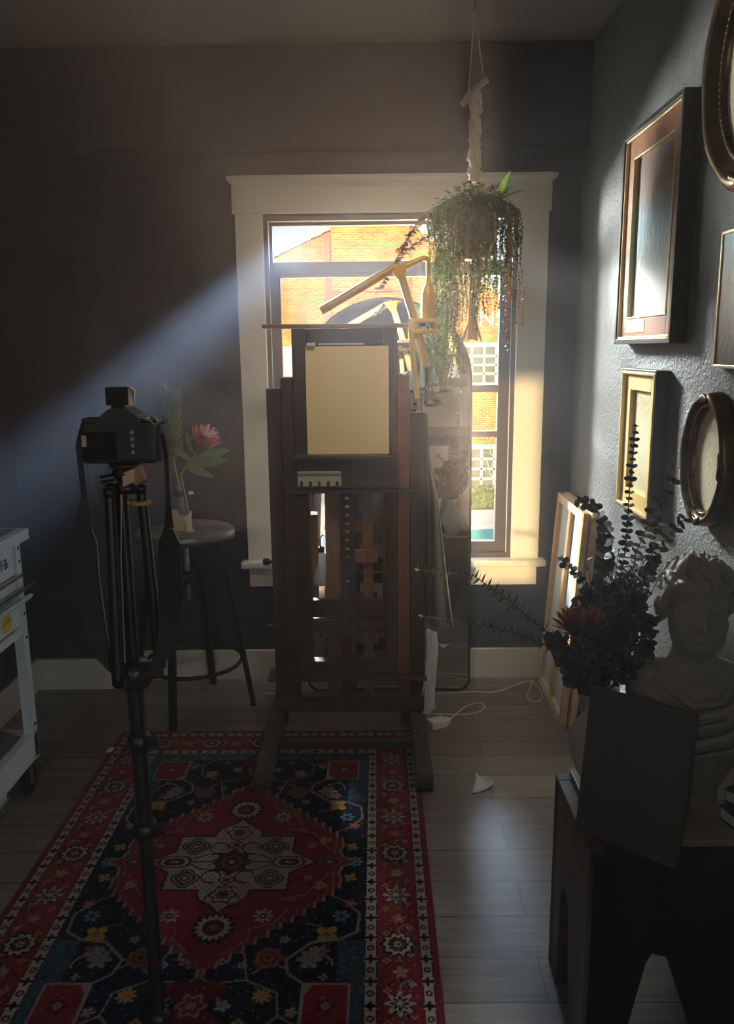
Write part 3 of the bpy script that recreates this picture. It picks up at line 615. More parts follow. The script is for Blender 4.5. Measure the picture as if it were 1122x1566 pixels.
MB().bar((-.478,CY_-.02,1.292),(-.452,CY_-.035,1.306),.03,.005,(0,-1,.3)).prism([(-.498,1.575,1.276),(-.46,1.575,1.291),(-.46,1.575,1.317),(-.498,1.575,1.303)],(0,.004,0)).build('quick_release_lever', mk('lit_lever_gold', (.6,.36,.2), .4, .3), tp_)  # warm light on the quick release is put into its colour
MB().lathe([(0,0),(.021,0),(.021,.006),(0,.0065)], (-.472,1.598,1.236), 20).bar((-.51,1.6,1.24),(-.48,1.6,1.24),.008,.006).build('orange_level_disc', mk('orange_disc', (.5,.27,.08), .45), tp_)
MB().tube([(CX_-.013,CY_-.014,.9),(CX_-.005,CY_-.016,1.12),(CX_+.006,CY_-.016,1.27)],.0018,6).build('copper_line', mk('copper_edge', (.6,.42,.3), .35, .7), tp_)  # thin copper coloured line up the column
cmr = thing('dslr_camera', (-.495,1.6,1.32), 'black single lens reflex camera mounted on the tripod with its strap hanging', 'camera')
M_cb = mk('camera_rubber', (.018,.016,.016), .55, bump=(300,.3,.001)); M_gls = mk('glossy_black', (.01,.01,.012), .12)
m = MB().box(-.574,-.424,1.565,1.62,1.3225,1.405,bev=.01).box(-.455,-.417,1.58,1.655,1.3225,1.40,bev=.014)
m.prism([(-.545,1.566,1.4),(-.53,1.566,1.418),(-.515,1.566,1.43),(-.478,1.566,1.43),(-.462,1.566,1.418),(-.45,1.566,1.4)],(0,.06,0)).box(-.572,-.54,1.575,1.615,1.4,1.412,bev=.004)
m.build('body', M_cb, cmr)
f_ = MB().box(-.567,-.502,1.559,1.566,1.332,1.386,bev=.002).build('rear_screen', M_gls, cmr)
MB().box(-.567,-.5585,1.5575,1.5595,1.358,1.38).build('screen_reading', mk('warm_tab', (.45,.3,.2), .5), cmr)
MB().cyl((-.5,1.618,1.365),(-.5,1.7,1.362),.036,28).cyl((-.5,1.66,1.365),(-.5,1.69,1.362),.039,28).build('lens', M_tp, cmr)
MB().box(-.52,-.476,1.572,1.612,1.437,1.472,bev=.003).box(-.512,-.485,1.58,1.605,1.43,1.437).build('flash_unit', M_gls, cmr)
m = MB().prism([(-.4755,1.571,1.437),(-.4735,1.571,1.474),(-.466,1.585,1.466),(-.468,1.585,1.438)],(0,.006,0))
m.build('reflector_flap', mk('polished_edge', (.7,.75,.78), .15, .9), cmr)
m = MB().cyl((-.447,1.6,1.405),(-.447,1.6,1.413),.011,18).cyl((-.43,1.606,1.4),(-.43,1.606,1.409),.007,14).tube([(-.47,1.57,1.416),(-.45,1.568,1.414),(-.435,1.568,1.408),(-.424,1.568,1.398)],.0018,6)
for i in range(4): m.cyl((-.47+.0*i,1.566,1.385-.013*i),(-.47,1.5625,1.385-.013*i),.004,10)
m.build('dials', mk('dial_metal', (.25,.25,.26), .3, .8), cmr)
M_st = mk('strap_webbing', (.012,.012,.012), .75)
strap([(-.576,1.59,1.395),(-.583,1.58,1.36),(-.577,1.575,1.255),(-.582,1.57,1.20)], [.008,.01,.012,.03], .002, (1,.25,0)).build('strap_end', M_st, cmr)
strap([(-.582,1.57,1.20),(-.586,1.57,1.17),(-.584,1.57,1.09),(-.575,1.57,.98),(-.558,1.565,.92),(-.53,1.56,.882),(-.50,1.56,.87)], [.03,.047,.05,.045,.034,.02,.014], .004, (1,.25,.0)).build('strap_pad', M_st, cmr)
strap([(-.418,1.59,1.38),(-.41,1.58,1.34),(-.411,1.58,1.25),(-.413,1.58,1.19)], [.008,.009,.009,.02], .002, (1,-.2,0)).build('strap_end', M_st, cmr)
strap([(-.413,1.575,1.19),(-.411,1.57,1.16),(-.415,1.57,1.06),(-.42,1.57,.985),(-.435,1.565,.93),(-.46,1.56,.893),(-.50,1.56,.87)], [.02,.047,.052,.05,.036,.022,.014], .004, (1,-.2,.0)).build('strap_pad', M_st, cmr)
MB().tube([(-.563,1.565,1.19),(-.555,1.565,1.165),(-.556,1.565,1.09),(-.549,1.565,.97),(-.54,1.56,.92)],.0012,5).build('strap_edge_glint', mk('glint_grey', (.25,.22,.2), .5), cmr)  # thin grey line painting the glint along the strap's edge

# ------------------------------------------------------------------ white metal cart
ct = thing('metal_cart', (-1.37,2.3,0), 'white metal rolling cart with drawers at the left edge of the room', 'cart')
M_cw = mk('pale_blue_white_enamel', (.70,.80,.86), .35, bump=(20,.04,.003))
M_ch = mk('chrome_edge', (.55,.55,.52), .25, .9)
CXF = -1.2; cy0, cy1 = 1.98, 2.64
for y_ in (cy0, cy1-.035):
    for x_ in (-1.54, CXF-.035): MB().box(x_,x_+.035,y_,y_+.035,.13,.915,bev=.002).build('corner_post', M_cw, ct)
MB().box(-1.555,CXF+.018,cy0-.03,cy1+.04,.915,.953,bev=.004).build('top', M_cw, ct); MB().box(-1.53,CXF-.012,cy0,cy1+.01,.9535,.957).build('top_mat', mk('grey_mat', (.08,.08,.09), .5), ct)
def drawer(z0, z1, nm='drawer'):
    o = MB().box(CXF-.3,CXF-.006,cy0+.04,cy1-.04,z0,z1,bev=.003).build(nm, M_cw, ct); return o
d1 = drawer(.81,.905); d2 = drawer(.755,.80); d3 = drawer(.63,.72)
MB().box(CXF-.01,CXF+.004,cy0+.02,cy1-.005,.793,.807,bev=.002).build('chrome_rail', M_ch, ct)
MB().prism([(CXF-.01,cy0,.74),(CXF+.03,cy0,.757),(CXF+.036,cy0,.768),(CXF+.03,cy0,.772),(CXF-.01,cy0,.752)],(0,cy1+.02-cy0,0)).build('tray_lip', M_ch, ct)
MB().prism([(CXF-.01,cy0,.70),(CXF+.018,cy0,.712),(CXF+.024,cy0,.722),(CXF+.016,cy0,.728),(CXF-.01,cy0,.716)],(0,cy1+.015-cy0,0)).build('drawer_handle', M_cw, d3)
MB().box(CXF-.01,CXF+.004,cy0+.02,cy1-.04,.6,.625,bev=.002).build('lower_rail', M_cw, ct)
MB().box(-1.54,CXF,cy0,cy1,.135,.23,bev=.003).build('bottom_tray', M_cw, ct)
m = MB()
for z in (.895,.85,.665,.58,.26,.19): m.ball((CXF+.001,cy1-.017,z),(.003,.006,.006),u=8,v=6)
m.build('bolts', M_black, ct)
T_ = axes((CXF-.0045,2.525,.862), (0,1,0), (0,0,1), (1,0,0))
text('drawer_letters', 'F&', .05, mk('black_ink', (.015,.015,.02), .5), T_, d1, .0006)
S_ = MB().cyl((CXF-.0055,2.5,.676),(CXF-.0035,2.5,.676),.037,28).build('round_sticker', mk('yellow_sticker', (.72,.5,.06), .45), d3)
m = MB().tube([(CXF-.003,2.478+.0045*i,.672+.004*math.sin(i*1.9)+.0012*i) for i in range(11)],.0011,5).build('sticker_script', mk('sticker_ink', (.06,.04,.02), .5), S_)
for y_ in (cy0+.04, cy1-.03):
    for x_ in (-1.5, CXF-.04):
        w_ = MB().tube([(x_-.012,y_,.05),(x_+.012,y_,.05)],.0495,20).build('caster_wheel', M_black, ct)
        MB().box(x_-.02,x_-.015,y_-.012,y_+.012,.04,.135).box(x_+.015,x_+.02,y_-.012,y_+.012,.04,.135).build('fork', M_steel, w_)
bk = MB()
for i in range(5): bk.box(-1.5+.01*i,-1.23-.012*i,2.1,2.57-.01*i,.2305+.011*i,.2395+.011*i)
tag(bk.build('paper_stack', mk('dark_paper', (.09,.085,.08), .7)), 'stack of dark sketch pads in the cart\'s bottom tray', 'paper')
cn = MB().lathe([(0,.286),(.05,.287),(.055,.36),(.05,.375),(0,.376)], (-1.32,2.46,0), 20).build('paint_tin', mk('dull_tin', (.06,.06,.06), .4, .5)); tag(cn, 'dark round tin on the pads in the cart\'s bottom tray', 'tin')
cr_ = thing('floor_book', (-1.34,2.45,0), 'white paged book lying on the floor beneath the cart', 'book')
MB().box(-1.46,-1.292,2.3,2.57,0.0005,.006).box(-1.46,-1.292,2.3,2.57,.034,.039).build('cover', mk('blue_white_cover', (.45,.52,.6), .4), cr_)
MB().box(-1.455,-1.297,2.305,2.565,.006,.034).build('pages', mk('page_white', (.75,.74,.7), .7), cr_)
# ------------------------------------------------------------------ hanging plant in macrame
M_rope = mk('cotton_rope', (.62,.55,.43), .85, bump=(220,.5,.002))
mh = thing('macrame_hanger', (.375,3.1,1.56), 'cream macrame plant hanger with driftwood stick hanging from the ceiling', 'plant hanger')
MB().tube([(.367,3.1,2.74),(.367,3.1,2.715),(.375,3.1,2.703),(.367,3.1,2.692),(.36,3.1,2.70)],.003,8).build('ceiling_hook', M_steel, mh)
MB().tube([(.366,3.1,2.695),(.349,3.105,2.42)],.0028,6).tube([(.368,3.1,2.695),(.400,3.095,2.475)],.0028,6).build('hanging_cord', M_rope, mh)
MB().tube([(.328,3.105,2.39),(.35,3.1,2.42),(.385,3.095,2.452),(.414,3.09,2.472)],[.011,.013,.012,.012],12).build('driftwood_stick', wood('driftwood', (.6,.5,.38), (.4,.32,.23), .7), mh)
m = MB()
for k in range(4):
    ph = k*PI/2
    m.tube([(.374+.013*math.cos(ph+9*t)*(1+.2*math.sin(20*t)),3.1+.013*math.sin(ph+9*t),2.43-.30*t) for t in [i/40 for i in range(41)]],.0095,7)
m.tube([(.374,3.1,2.44),(.374,3.1,2.13)],.015,10)
rnd = random.Random(4)
for i in range(46):
    a = rnd.uniform(0,6.28); z = rnd.uniform(2.14,2.42); m.ball((.374+.02*math.cos(a),3.1+.02*math.sin(a),z),rnd.uniform(.005,.009),u=7,v=5)
m.build('knotted_sennit', M_rope, mh)
PX, PY, PZ = .374, 3.1, 1.95
m = MB()
for k in range(4):
    a = PI/4+k*PI/2; c_, s_ = math.cos(a), math.sin(a)
    m.tube([(PX+.015*c_,PY+.015*s_,2.14),(PX+.06*c_,PY+.06*s_,2.07),(PX+.098*c_,PY+.098*s_,2.0),(PX+.1*c_,PY+.1*s_,1.93),(PX+.06*c_,PY+.06*s_,1.85),(PX+.012*c_,PY+.012*s_,1.80)],.006,7)
m.tube([(PX,PY,1.81),(PX,PY,1.72)],.014,10)
for k in range(26):
    a = k*2.4; r_ = .004+.012*rnd.random(); e = .018+.02*rnd.random(); m.tube([(PX+r_*math.cos(a),PY+r_*math.sin(a),1.75),(PX+r_*math.cos(a),PY+r_*math.sin(a),1.64),(PX+e*math.cos(a),PY+e*math.sin(a),1.565+.02*rnd.random())],.0032,5)
m.build('cradle_and_tassel', mk('golden_rope', (.6,.44,.22), .8, bump=(220,.5,.002)), mh)
hp = thing('hanging_plant', (PX,PY,1.86), 'trailing green and red plant in a macrame hanger before the window', 'plant')
MB().lathe([(0,1.86),(.06,1.862),(.075,1.88),(.09,1.99),(.092,2.03),(.086,2.03),(.082,1.99),(0,1.985)], (PX,PY,0), 24).build('pot', mk('brown_pot', (.2,.13,.09), .6), hp)
M_p1 = leafmat('vine_green', (.035,.08,.015), (.12,.2,.035), .45); M_p2 = leafmat('vine_bright', (.1,.2,.02), (.26,.36,.05), .5); M_p3 = leafmat('vine_red', (.3,.06,.03), (.5,.14,.07), .45); M_p4 = leafmat('vine_dusky', (.1,.06,.06), (.2,.13,.1), .4)
def strand(m, a, rad, zend, size, gap, rnd, drift=0., rim=.09, top=2.05, leaf_w=.9):
    c_, s_ = math.cos(a), math.sin(a); pts = []
    pts.append(V((PX+.04*c_,PY+.04*s_,top-.02))); pts.append(V((PX+rim*.8*c_,PY+rim*.8*s_,top+.03))); pts.append(V((PX+rad*c_,PY+rad*s_,top-.02)))
    n = max(3,int((top-zend)/.06))
    for i in range(1,n+1):
        t = i/n; pts.append(V((PX+rad*c_*(1+.08*t)+drift*t+.006*math.sin(i*1.7+a*3),PY+rad*s_*(1+.05*t)+.006*math.cos(i*1.3+a*2),top-.02-(top-.02-zend)*t)))
    m.tube(pts,.0012,4)
    acc = 0.; k = 0
    for i in range(len(pts)-1):
        seg = pts[i+1]-pts[i]; l = seg.length; 
        while acc < l:
            p = pts[i]+seg*(acc/l); b_ = rnd.uniform(0,6.28) if k % 2 == 0 else b_+PI
            d = V((math.cos(b_),math.sin(b_),rnd.uniform(-.9,.1))); leaf(m, p, d, (0,0,1), size*rnd.uniform(.8,1.25), size*leaf_w, .25, 2, True)
            acc += gap; k += 1
        acc -= l
rnd = random.Random(21)
mg, mb_, mr, md = MB(), MB(), MB(), MB()
def clampx(a): return a
for i in range(125):
    a = rnd.uniform(0,2*PI); rad = rnd.uniform(.07,.165)
    x = rad*math.cos(a)
    if x < -.05: ze = rnd.choice([1.38,1.45,1.52,1.6,1.65,1.72]) if x < -.07 else rnd.uniform(1.55,1.8)
    elif x < .05: ze = rnd.uniform(1.62,1.85)
    else: ze = rnd.uniform(1.68,1.9)
    strand(mg, a, rad, ze, .0125, .0115, rnd)
for i in range(24):
    a = rnd.uniform(2.3,4.1); strand(mb_, a, rnd.uniform(.08,.15), rnd.uniform(1.36,1.5), .0105, .009, rnd, rnd.uniform(-.0,.025))
for a, rad, ze, dr in ((.1,.15,1.60,-.03),(.35,.14,1.66,.0),(-.3,.155,1.58,.0),(-.5,.13,1.7,0),(.6,.15,1.75,.02),(-.15,.165,1.62,.012),(.0,.125,1.72,0),(2.6,.12,1.72,0),(2.9,.11,1.78,0)): strand(mr, a, rad, ze, .011, .008, rnd, dr)
for i in range(16): strand(md, rnd.uniform(0,6.28), rnd.uniform(.1,.17), rnd.uniform(1.5,1.75), .013, .013, rnd)
# full leafy crown
for i in range(900):
    a = rnd.uniform(0,2*PI); b_ = rnd.uniform(-.25,1); q = math.sqrt(max(0,1-b_*b_)); k = rnd.uniform(.75,1.05)
    p = (PX+.155*k*q*math.cos(a),PY+.14*k*q*math.sin(a),2.0+.12*k*b_); leaf(mg if rnd.random() < .8 else mb_, p, (q*math.cos(a)+rnd.uniform(-.5,.5),q*math.sin(a)+rnd.uniform(-.5,.5),b_*.5-.1), (0,0,1), .017, .014, .3, 2, True)
mg.build('green_trailing_vines', M_p1, hp); mb_.build('bright_trailing_vines', M_p2, hp); mr.build('red_trailing_vines', M_p3, hp); md.build('dusky_trailing_vines', M_p4, hp)
for pts in ([(.26,3.13,2.0),(.213,3.15,2.012),(.152,3.15,1.967),(.108,3.15,1.897),(.09,3.15,1.857),(.053,3.15,1.803),(.008,3.15,1.739)],[(.26,3.13,1.98),(.213,3.16,1.954),(.165,3.16,1.925),(.127,3.16,1.897),(.078,3.16,1.839)],[(.25,3.12,2.02),(.2,3.14,2.03),(.165,3.15,1.99),(.13,3.15,1.94),(.1,3.15,1.9)]):
    m = MB().tube(pts,.0016,5)
    for i in range(len(pts)-1):
        for j in range(5):
            p = lerp(pts[i],pts[i+1],j/5); a = rnd.uniform(0,6.28)
            for s_ in (0,PI): leaf(m, p, (math.cos(a+s_),math.sin(a+s_)*.5,.5*math.sin(a*2)), (0,-.6,1), .02, .018, .2, 3, True)
    m.build('side_shoot', M_p4, hp)
m = MB()
for a in (0,.9,2,3.4): leaf(m, (PX+.09,PY,2.06), (.6*math.cos(a)+.7,.4*math.sin(a),1), (0,0,1), .11, .035, .3, 6)
m.build('upright_leaves', M_p2, hp)
ts = thing('rope_tassel', (.303,3.06,1.43), 'pale blue white tassel hanging left among the vines', 'tassel')
MB().tube([(.303,3.06,1.95),(.303,3.06,1.50)],.0015,5).build('cord', M_rope, ts)
MB().ball((.303,3.06,1.50),(.008,.008,.01)).build('knot', mk('pale_cotton', (.72,.8,.84), .8), ts)
m = MB()
for k in range(30):
    a = k*2.4; r_ = .012*math.sqrt(k/30); e = .024*math.sqrt(k/30); m.tube([(.303+r_*.4*math.cos(a),3.06+r_*.4*math.sin(a),1.497),(.303+r_*math.cos(a),3.06+r_*math.sin(a),1.475),(.303+e*math.cos(a),3.06+e*math.sin(a),1.432)],.0022,4)
m.build('fringe', mk('pale_cotton_fringe', (.72,.8,.84), .8), ts)
# ------------------------------------------------------------------ pictures on the right wall
def picmat(name, stops, sc=60, H=1.):
    """banded picture surface: colours change with height (object z / H), rough impasto"""
    m = mk(name, (.5,.5,.5), .38, 0, .5); nt = m.node_tree; b = nt.nodes['Principled BSDF']; L = nt.links; tc = nt.nodes.new('ShaderNodeTexCoord')
    sp = nt.nodes.new('ShaderNodeSeparateXYZ'); L.new(tc.outputs['Object'], sp.inputs[0])
    mp = nt.nodes.new('ShaderNodeMapping'); mp.inputs['Scale'].default_value = (1,1,.35); L.new(tc.outputs['Object'], mp.inputs['Vector'])
    n = nt.nodes.new('ShaderNodeTexNoise'); n.inputs['Scale'].default_value = sc; n.inputs['Detail'].default_value = 6; L.new(mp.outputs['Vector'], n.inputs['Vector'])
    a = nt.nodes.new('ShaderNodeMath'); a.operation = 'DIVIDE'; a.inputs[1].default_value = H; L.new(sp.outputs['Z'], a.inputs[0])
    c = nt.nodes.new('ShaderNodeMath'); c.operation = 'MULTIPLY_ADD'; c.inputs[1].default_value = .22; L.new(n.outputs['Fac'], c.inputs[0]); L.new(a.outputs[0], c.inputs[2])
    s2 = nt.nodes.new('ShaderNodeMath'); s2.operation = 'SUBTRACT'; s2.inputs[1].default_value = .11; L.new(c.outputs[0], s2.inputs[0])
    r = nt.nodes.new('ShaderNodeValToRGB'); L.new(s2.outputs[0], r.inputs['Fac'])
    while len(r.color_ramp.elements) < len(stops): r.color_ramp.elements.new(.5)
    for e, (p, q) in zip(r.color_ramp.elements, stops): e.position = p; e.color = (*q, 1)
    L.new(r.outputs['Color'], b.inputs['Base Color'])
    bp = nt.nodes.new('ShaderNodeBump'); bp.inputs['Strength'].default_value = .8; bp.inputs['Distance'].default_value = .004; L.new(n.outputs['Fac'], bp.inputs['Height']); L.new(bp.outputs['Normal'], b.inputs['Normal'])
    return m
M_gold = mk('gilt_wood', (.62,.44,.16), .32, .55, noise=(30,(1,1,1),.8), col2=(.4,.26,.09)); M_goldp = mk('pale_gilt', (.75,.62,.32), .3, .5)
M_bmo = mk('black_moulding', (.025,.02,.018), .35); M_matw = wood('mahogany_mat', (.42,.16,.05), (.28,.1,.03), .4, axis=1, scale=30); M_matg = mk('ochre_mat', (.66,.45,.13), .5, noise=(12,(1,1,1),.6), col2=(.55,.36,.09))
def picture(n, y0, y1, z0, z1, dep, bands, pic, label):
    """rectangular picture on the right wall; bands = [(width, front x offset from wall, material, name)]"""
    t = thing(n, (XR,(y0+y1)/2,z0), label, 'picture', 'pictures on the right wall'); e = 0
    for wd_, off, mt, nm in bands:
        a0, a1, b0, b1 = y0+e, y1-e, z0+e, z1-e; m = MB(); X0, X1 = XR-off, XR-.0005
        m.box(X0,X1,a0,a0+wd_,b0,b1).box(X0,X1,a1-wd_,a1,b0,b1).box(X0,X1,a0+wd_,a1-wd_,b0,b0+wd_).box(X0,X1,a0+wd_,a1-wd_,b1-wd_,b1)
        m.build(nm, mt, t, bevel=.0015); e += wd_
    MB().box(XR-.02,XR-.001,y0+e,y1-e,z0+e,z1-e).build('picture', pic, t); return t
p1 = picmat('light_band_picture', [(0,(.5,.47,.36)),(.35,(.45,.47,.42)),(.5,(.22,.42,.52)),(.66,(.2,.36,.48)),(.76,(.3,.16,.12)),(1,(.16,.05,.05))], 70, .62)  # rainbow light lying over the picture is put into these colour bands
picture('framed_picture', 2.35, 2.885, 1.548, 2.222, .045, [(.016,.05,M_bmo,'outer_moulding'),(.008,.045,M_goldp,'gilt_edge'),(.058,.034,M_matw,'wooden_mat'),(.005,.037,M_goldp,'inner_lip')], p1, 'large tall picture with painted rainbow light bands in black and gold frame with red brown mat')
MB().box(XR-.0355,XR-.0342,2.62,2.80,1.585,1.622).build('ochre_patch', M_matg, bpy.data.objects['framed_picture'])
p2 = picmat('gold_relief', [(0,(.45,.4,.2)),(.5,(.5,.45,.28)),(1,(.5,.42,.22))], 150, .4)
picture('framed_picture', 2.452, 2.79, 1.0, 1.468, .045, [(.008,.045,M_bmo,'outer_moulding'),(.009,.047,M_goldp,'gilt_edge'),(.052,.034,M_matg,'ochre_mat')], p2, 'small upright picture in golden frame with ochre mat below the large banded picture')
p3 = picmat('light_band_print', [(0,(.14,.12,.1)),(.3,(.32,.24,.16)),(.62,(.5,.3,.15)),(.8,(.3,.36,.4)),(1,(.12,.3,.42))], 90, .32)  # bands of coloured light painted in as the print's own colours
picture('framed_picture', 1.80, 2.105, 1.484, 1.816, .03, [(.008,.024,M_goldp,'thin_gilt_frame')], p3, 'thin gold framed picture with painted blue and orange light bands at the right picture edge')
def oval(n, yc, zc, a, b_, label, wdt, dep, orn, seed):
    t = thing(n, (XR,yc,zc-b_-wdt), label, 'picture frame', 'oval frames on the right wall'); rnd = random.Random(seed); N = 96
    def prof(th, k, off, wob=0.):
        q = 1+wob*(.5*math.sin(4*th+1)+.5*math.sin(8*th)); return (XR-off, yc+(a+k)*q*math.cos(th), zc+(b_+k)*q*math.sin(th))
    rings = [(0,.012,0),(.004,.026,0),(.012,.03,0),(.2*wdt+.01,.022,0),(.5*wdt,dep,.006),(.72*wdt,dep*1.12,.02),(.9*wdt,dep*.9,.035),(wdt,.014,.04),(wdt*.95,.0006,.04)]
    m = MB(); vs = []; fs = []
    for k, off, wob in rings:
        for i in range(N): vs.append(prof(2*PI*i/N, k, off, wob))
    for r_ in range(len(rings)-1):
        for i in range(N): fs.append((r_*N+i, r_*N+(i+1) % N, (r_+1)*N+(i+1) % N, (r_+1)*N+i))
    m.add(vs, fs, True)
    m.build('carved_frame', orn, t)
    m = MB()
    for i in range(90): m.ball(prof(2*PI*i/90,.006,.031),(.0025,.0025,.0025),u=6,v=4)
    m.build('beading', M_gold, t)
    for th in (PI/2,-PI/2,PI):
        m = MB()
        for i in range(9): u_ = (i-4)/4; m.ball(prof(th+u_*.16,wdt*(.72-.12*abs(u_)),dep+.002),(.006,.009*(1.3-abs(u_)*.5),.011),u=8,v=6)
        m.build('carved_crest', orn, t)
    MB().add([prof(2*PI*i/N,.001,.013) for i in range(N)], [tuple(range(N))]).build('panel', picmat('oval_panel_'+str(seed), [(0,(.55,.5,.36)),(.6,(.7,.56,.36)),(1,(.6,.52,.36))], 220, .4), t); return t
M_bz = mk('bronze_gilt', (.22,.12,.045), .3, .7, noise=(18,(1,1,1),.9), col2=(.05,.03,.02))
oval('oval_frame', 2.098, 1.245, .098, .135, 'lower bronze oval frame with mottled beige panel above the marble bust', .04, .04, M_bz, 1)
oval('oval_frame', 1.975, 2.19, .185, .22, 'upper large gilded oval frame cut off by the top right corner', .075, .05, M_bz, 2)
# ------------------------------------------------------------------ two wooden stretcher frames leaning on the wall
W_pine = wood('pine_stretcher', (.72,.42,.17), (.55,.3,.11), .45, axis=1); W_pale = wood('pale_stretcher', (.78,.66,.46), (.66,.52,.34), .5, axis=0)
def stretcher(n, o, label, wB, hB, fab):
    """o: (foot x, near y, far y, height, head x near, head x far)"""
    xn, yn, yf, h, hxn, hxf = o
    A = V((xn,yn,0)); B = V((xn-.0+.005,yf,0)); ux = (B-A).normalized(); T_ = V((hxn,yn,h)); uz = (T_-A); Hh = uz.length; uz.normalize()
    uy = uz.cross(ux).normalized(); uy = uy if uy.x < 0 else -uy; W_ = (B-A).length
    M = axes(A, ux, uy, uz); t = thing(n, A, label, 'stretcher frame', 'stretcher frames leaning in the corner'); d = .022
    MB().box(0,wB,0,d,0,Hh,bev=.001).xf(M).build('stretcher_bar', W_pine, t); MB().box(W_-wB,W_,0,d,0,Hh,bev=.001).xf(M).build('stretcher_bar', W_pine, t)
    MB().box(wB,W_-wB,0,d,0,hB,bev=.001).xf(M).build('stretcher_bar', W_pale, t); MB().box(wB,W_-wB,0,d,Hh-hB,Hh,bev=.001).xf(M).build('stretcher_bar', W_pale, t)
    MB().box(W_/2-.018,W_/2+.018,.004,d-.002,hB,Hh-hB,bev=.001).xf(M).build('cross_bar', W_pine, t)
    MB().box(.003,W_-.003,-.002,.003,.003,Hh-.003).xf(M).build('canvas', fab, t); return t
fabric = mk('bluish_white_canvas', (.66,.74,.8), .8, bump=(300,.2,.001))
stretcher('stretched_canvas', (.784,3.09,3.565,.90,.844,.86), 'front wooden stretcher with pale blue canvas back leaning in the right corner', .035, .035, fabric)
stretcher('stretched_canvas', (.815,3.06,3.56,.905,.871,.872), 'rear wooden stretcher frame stacked behind the blue canvas one', .03, .03, fabric)
# ------------------------------------------------------------------ dark bench with a light top
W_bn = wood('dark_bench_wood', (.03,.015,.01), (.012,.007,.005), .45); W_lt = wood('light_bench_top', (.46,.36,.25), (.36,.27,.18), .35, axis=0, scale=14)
bn = thing('wooden_bench', (.66,1.62,0), 'dark plank bench with pale wooden top standing by the right wall', 'bench')
BX0, BX1, BY0, BY1, BH = .437, .872, 1.452, 1.80, .52
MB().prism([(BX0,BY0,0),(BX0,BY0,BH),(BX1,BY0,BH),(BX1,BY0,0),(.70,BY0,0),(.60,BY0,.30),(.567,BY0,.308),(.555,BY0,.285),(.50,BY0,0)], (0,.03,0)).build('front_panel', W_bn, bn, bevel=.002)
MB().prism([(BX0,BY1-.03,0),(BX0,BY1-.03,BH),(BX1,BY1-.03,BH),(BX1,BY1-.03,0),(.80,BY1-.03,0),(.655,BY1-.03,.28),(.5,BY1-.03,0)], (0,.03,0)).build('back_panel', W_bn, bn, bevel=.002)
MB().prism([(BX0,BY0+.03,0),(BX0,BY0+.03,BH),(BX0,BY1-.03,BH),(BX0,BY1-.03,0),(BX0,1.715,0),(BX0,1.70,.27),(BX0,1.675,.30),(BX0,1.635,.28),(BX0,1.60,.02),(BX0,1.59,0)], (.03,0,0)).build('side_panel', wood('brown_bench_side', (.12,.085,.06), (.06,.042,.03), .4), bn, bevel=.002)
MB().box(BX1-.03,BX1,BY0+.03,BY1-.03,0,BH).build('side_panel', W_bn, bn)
MB().box(BX0+.03,BX1-.03,BY0+.035,BY1-.03,BH-.03,BH-.004).build('seat_board', W_bn, bn)
m = MB()
for i in range(3): m.box((.545,.47,.47)[i],BX1,1.502+.1*i,1.5985+.1*i,BH,BH+.014,bev=.003)
m.build('top_planks', W_lt, bn)
TOP = BH+.0145
# dark canvas board leaning on the front edge
cb = thing('dark_canvas_board', (.52,1.5,.52), 'dark brown canvas board leaning on the bench in front of the bouquet', 'canvas board')
A, B_, C_, D_ = V((.426,1.565,.5215)), V((.592,1.425,.5215)), V((.655,1.53,.803)), V((.471,1.652,.815))
nrm = (B_-A).cross(D_-A).normalized(); nrm = nrm if nrm.y < 0 else -nrm
MB().prism([A,B_,C_,D_], nrm*-.016).build('board', mk('umber_canvas', (.07,.058,.045), .75, noise=(5,(1,1,1),.8), col2=(.055,.042,.032), bump=(400,.3,.0008)), cb, bevel=.002)
e1 = (C_-A).normalized()
# vase
vs_ = thing('ceramic_vase', (.51,1.735,TOP), 'round white ceramic vase holding the eucalyptus bouquet on the bench', 'vase')
VX, VY = .522, 1.735
MB().lathe([(0,TOP),(.036,TOP+.001),(.052,TOP+.03),(.068,TOP+.075),(.071,TOP+.105),(.062,TOP+.14),(.04,TOP+.17),(.03,TOP+.19),(.03,TOP+.215),(.038,TOP+.235),(.034,TOP+.235),(.026,TOP+.21),(.02,TOP+.19)], (VX,VY,0), 40, close=False).build('body', mk('grey_white_glaze', (.55,.52,.49), .35, noise=(40,(1,1,1),.5), col2=(.46,.43,.4)), vs_)
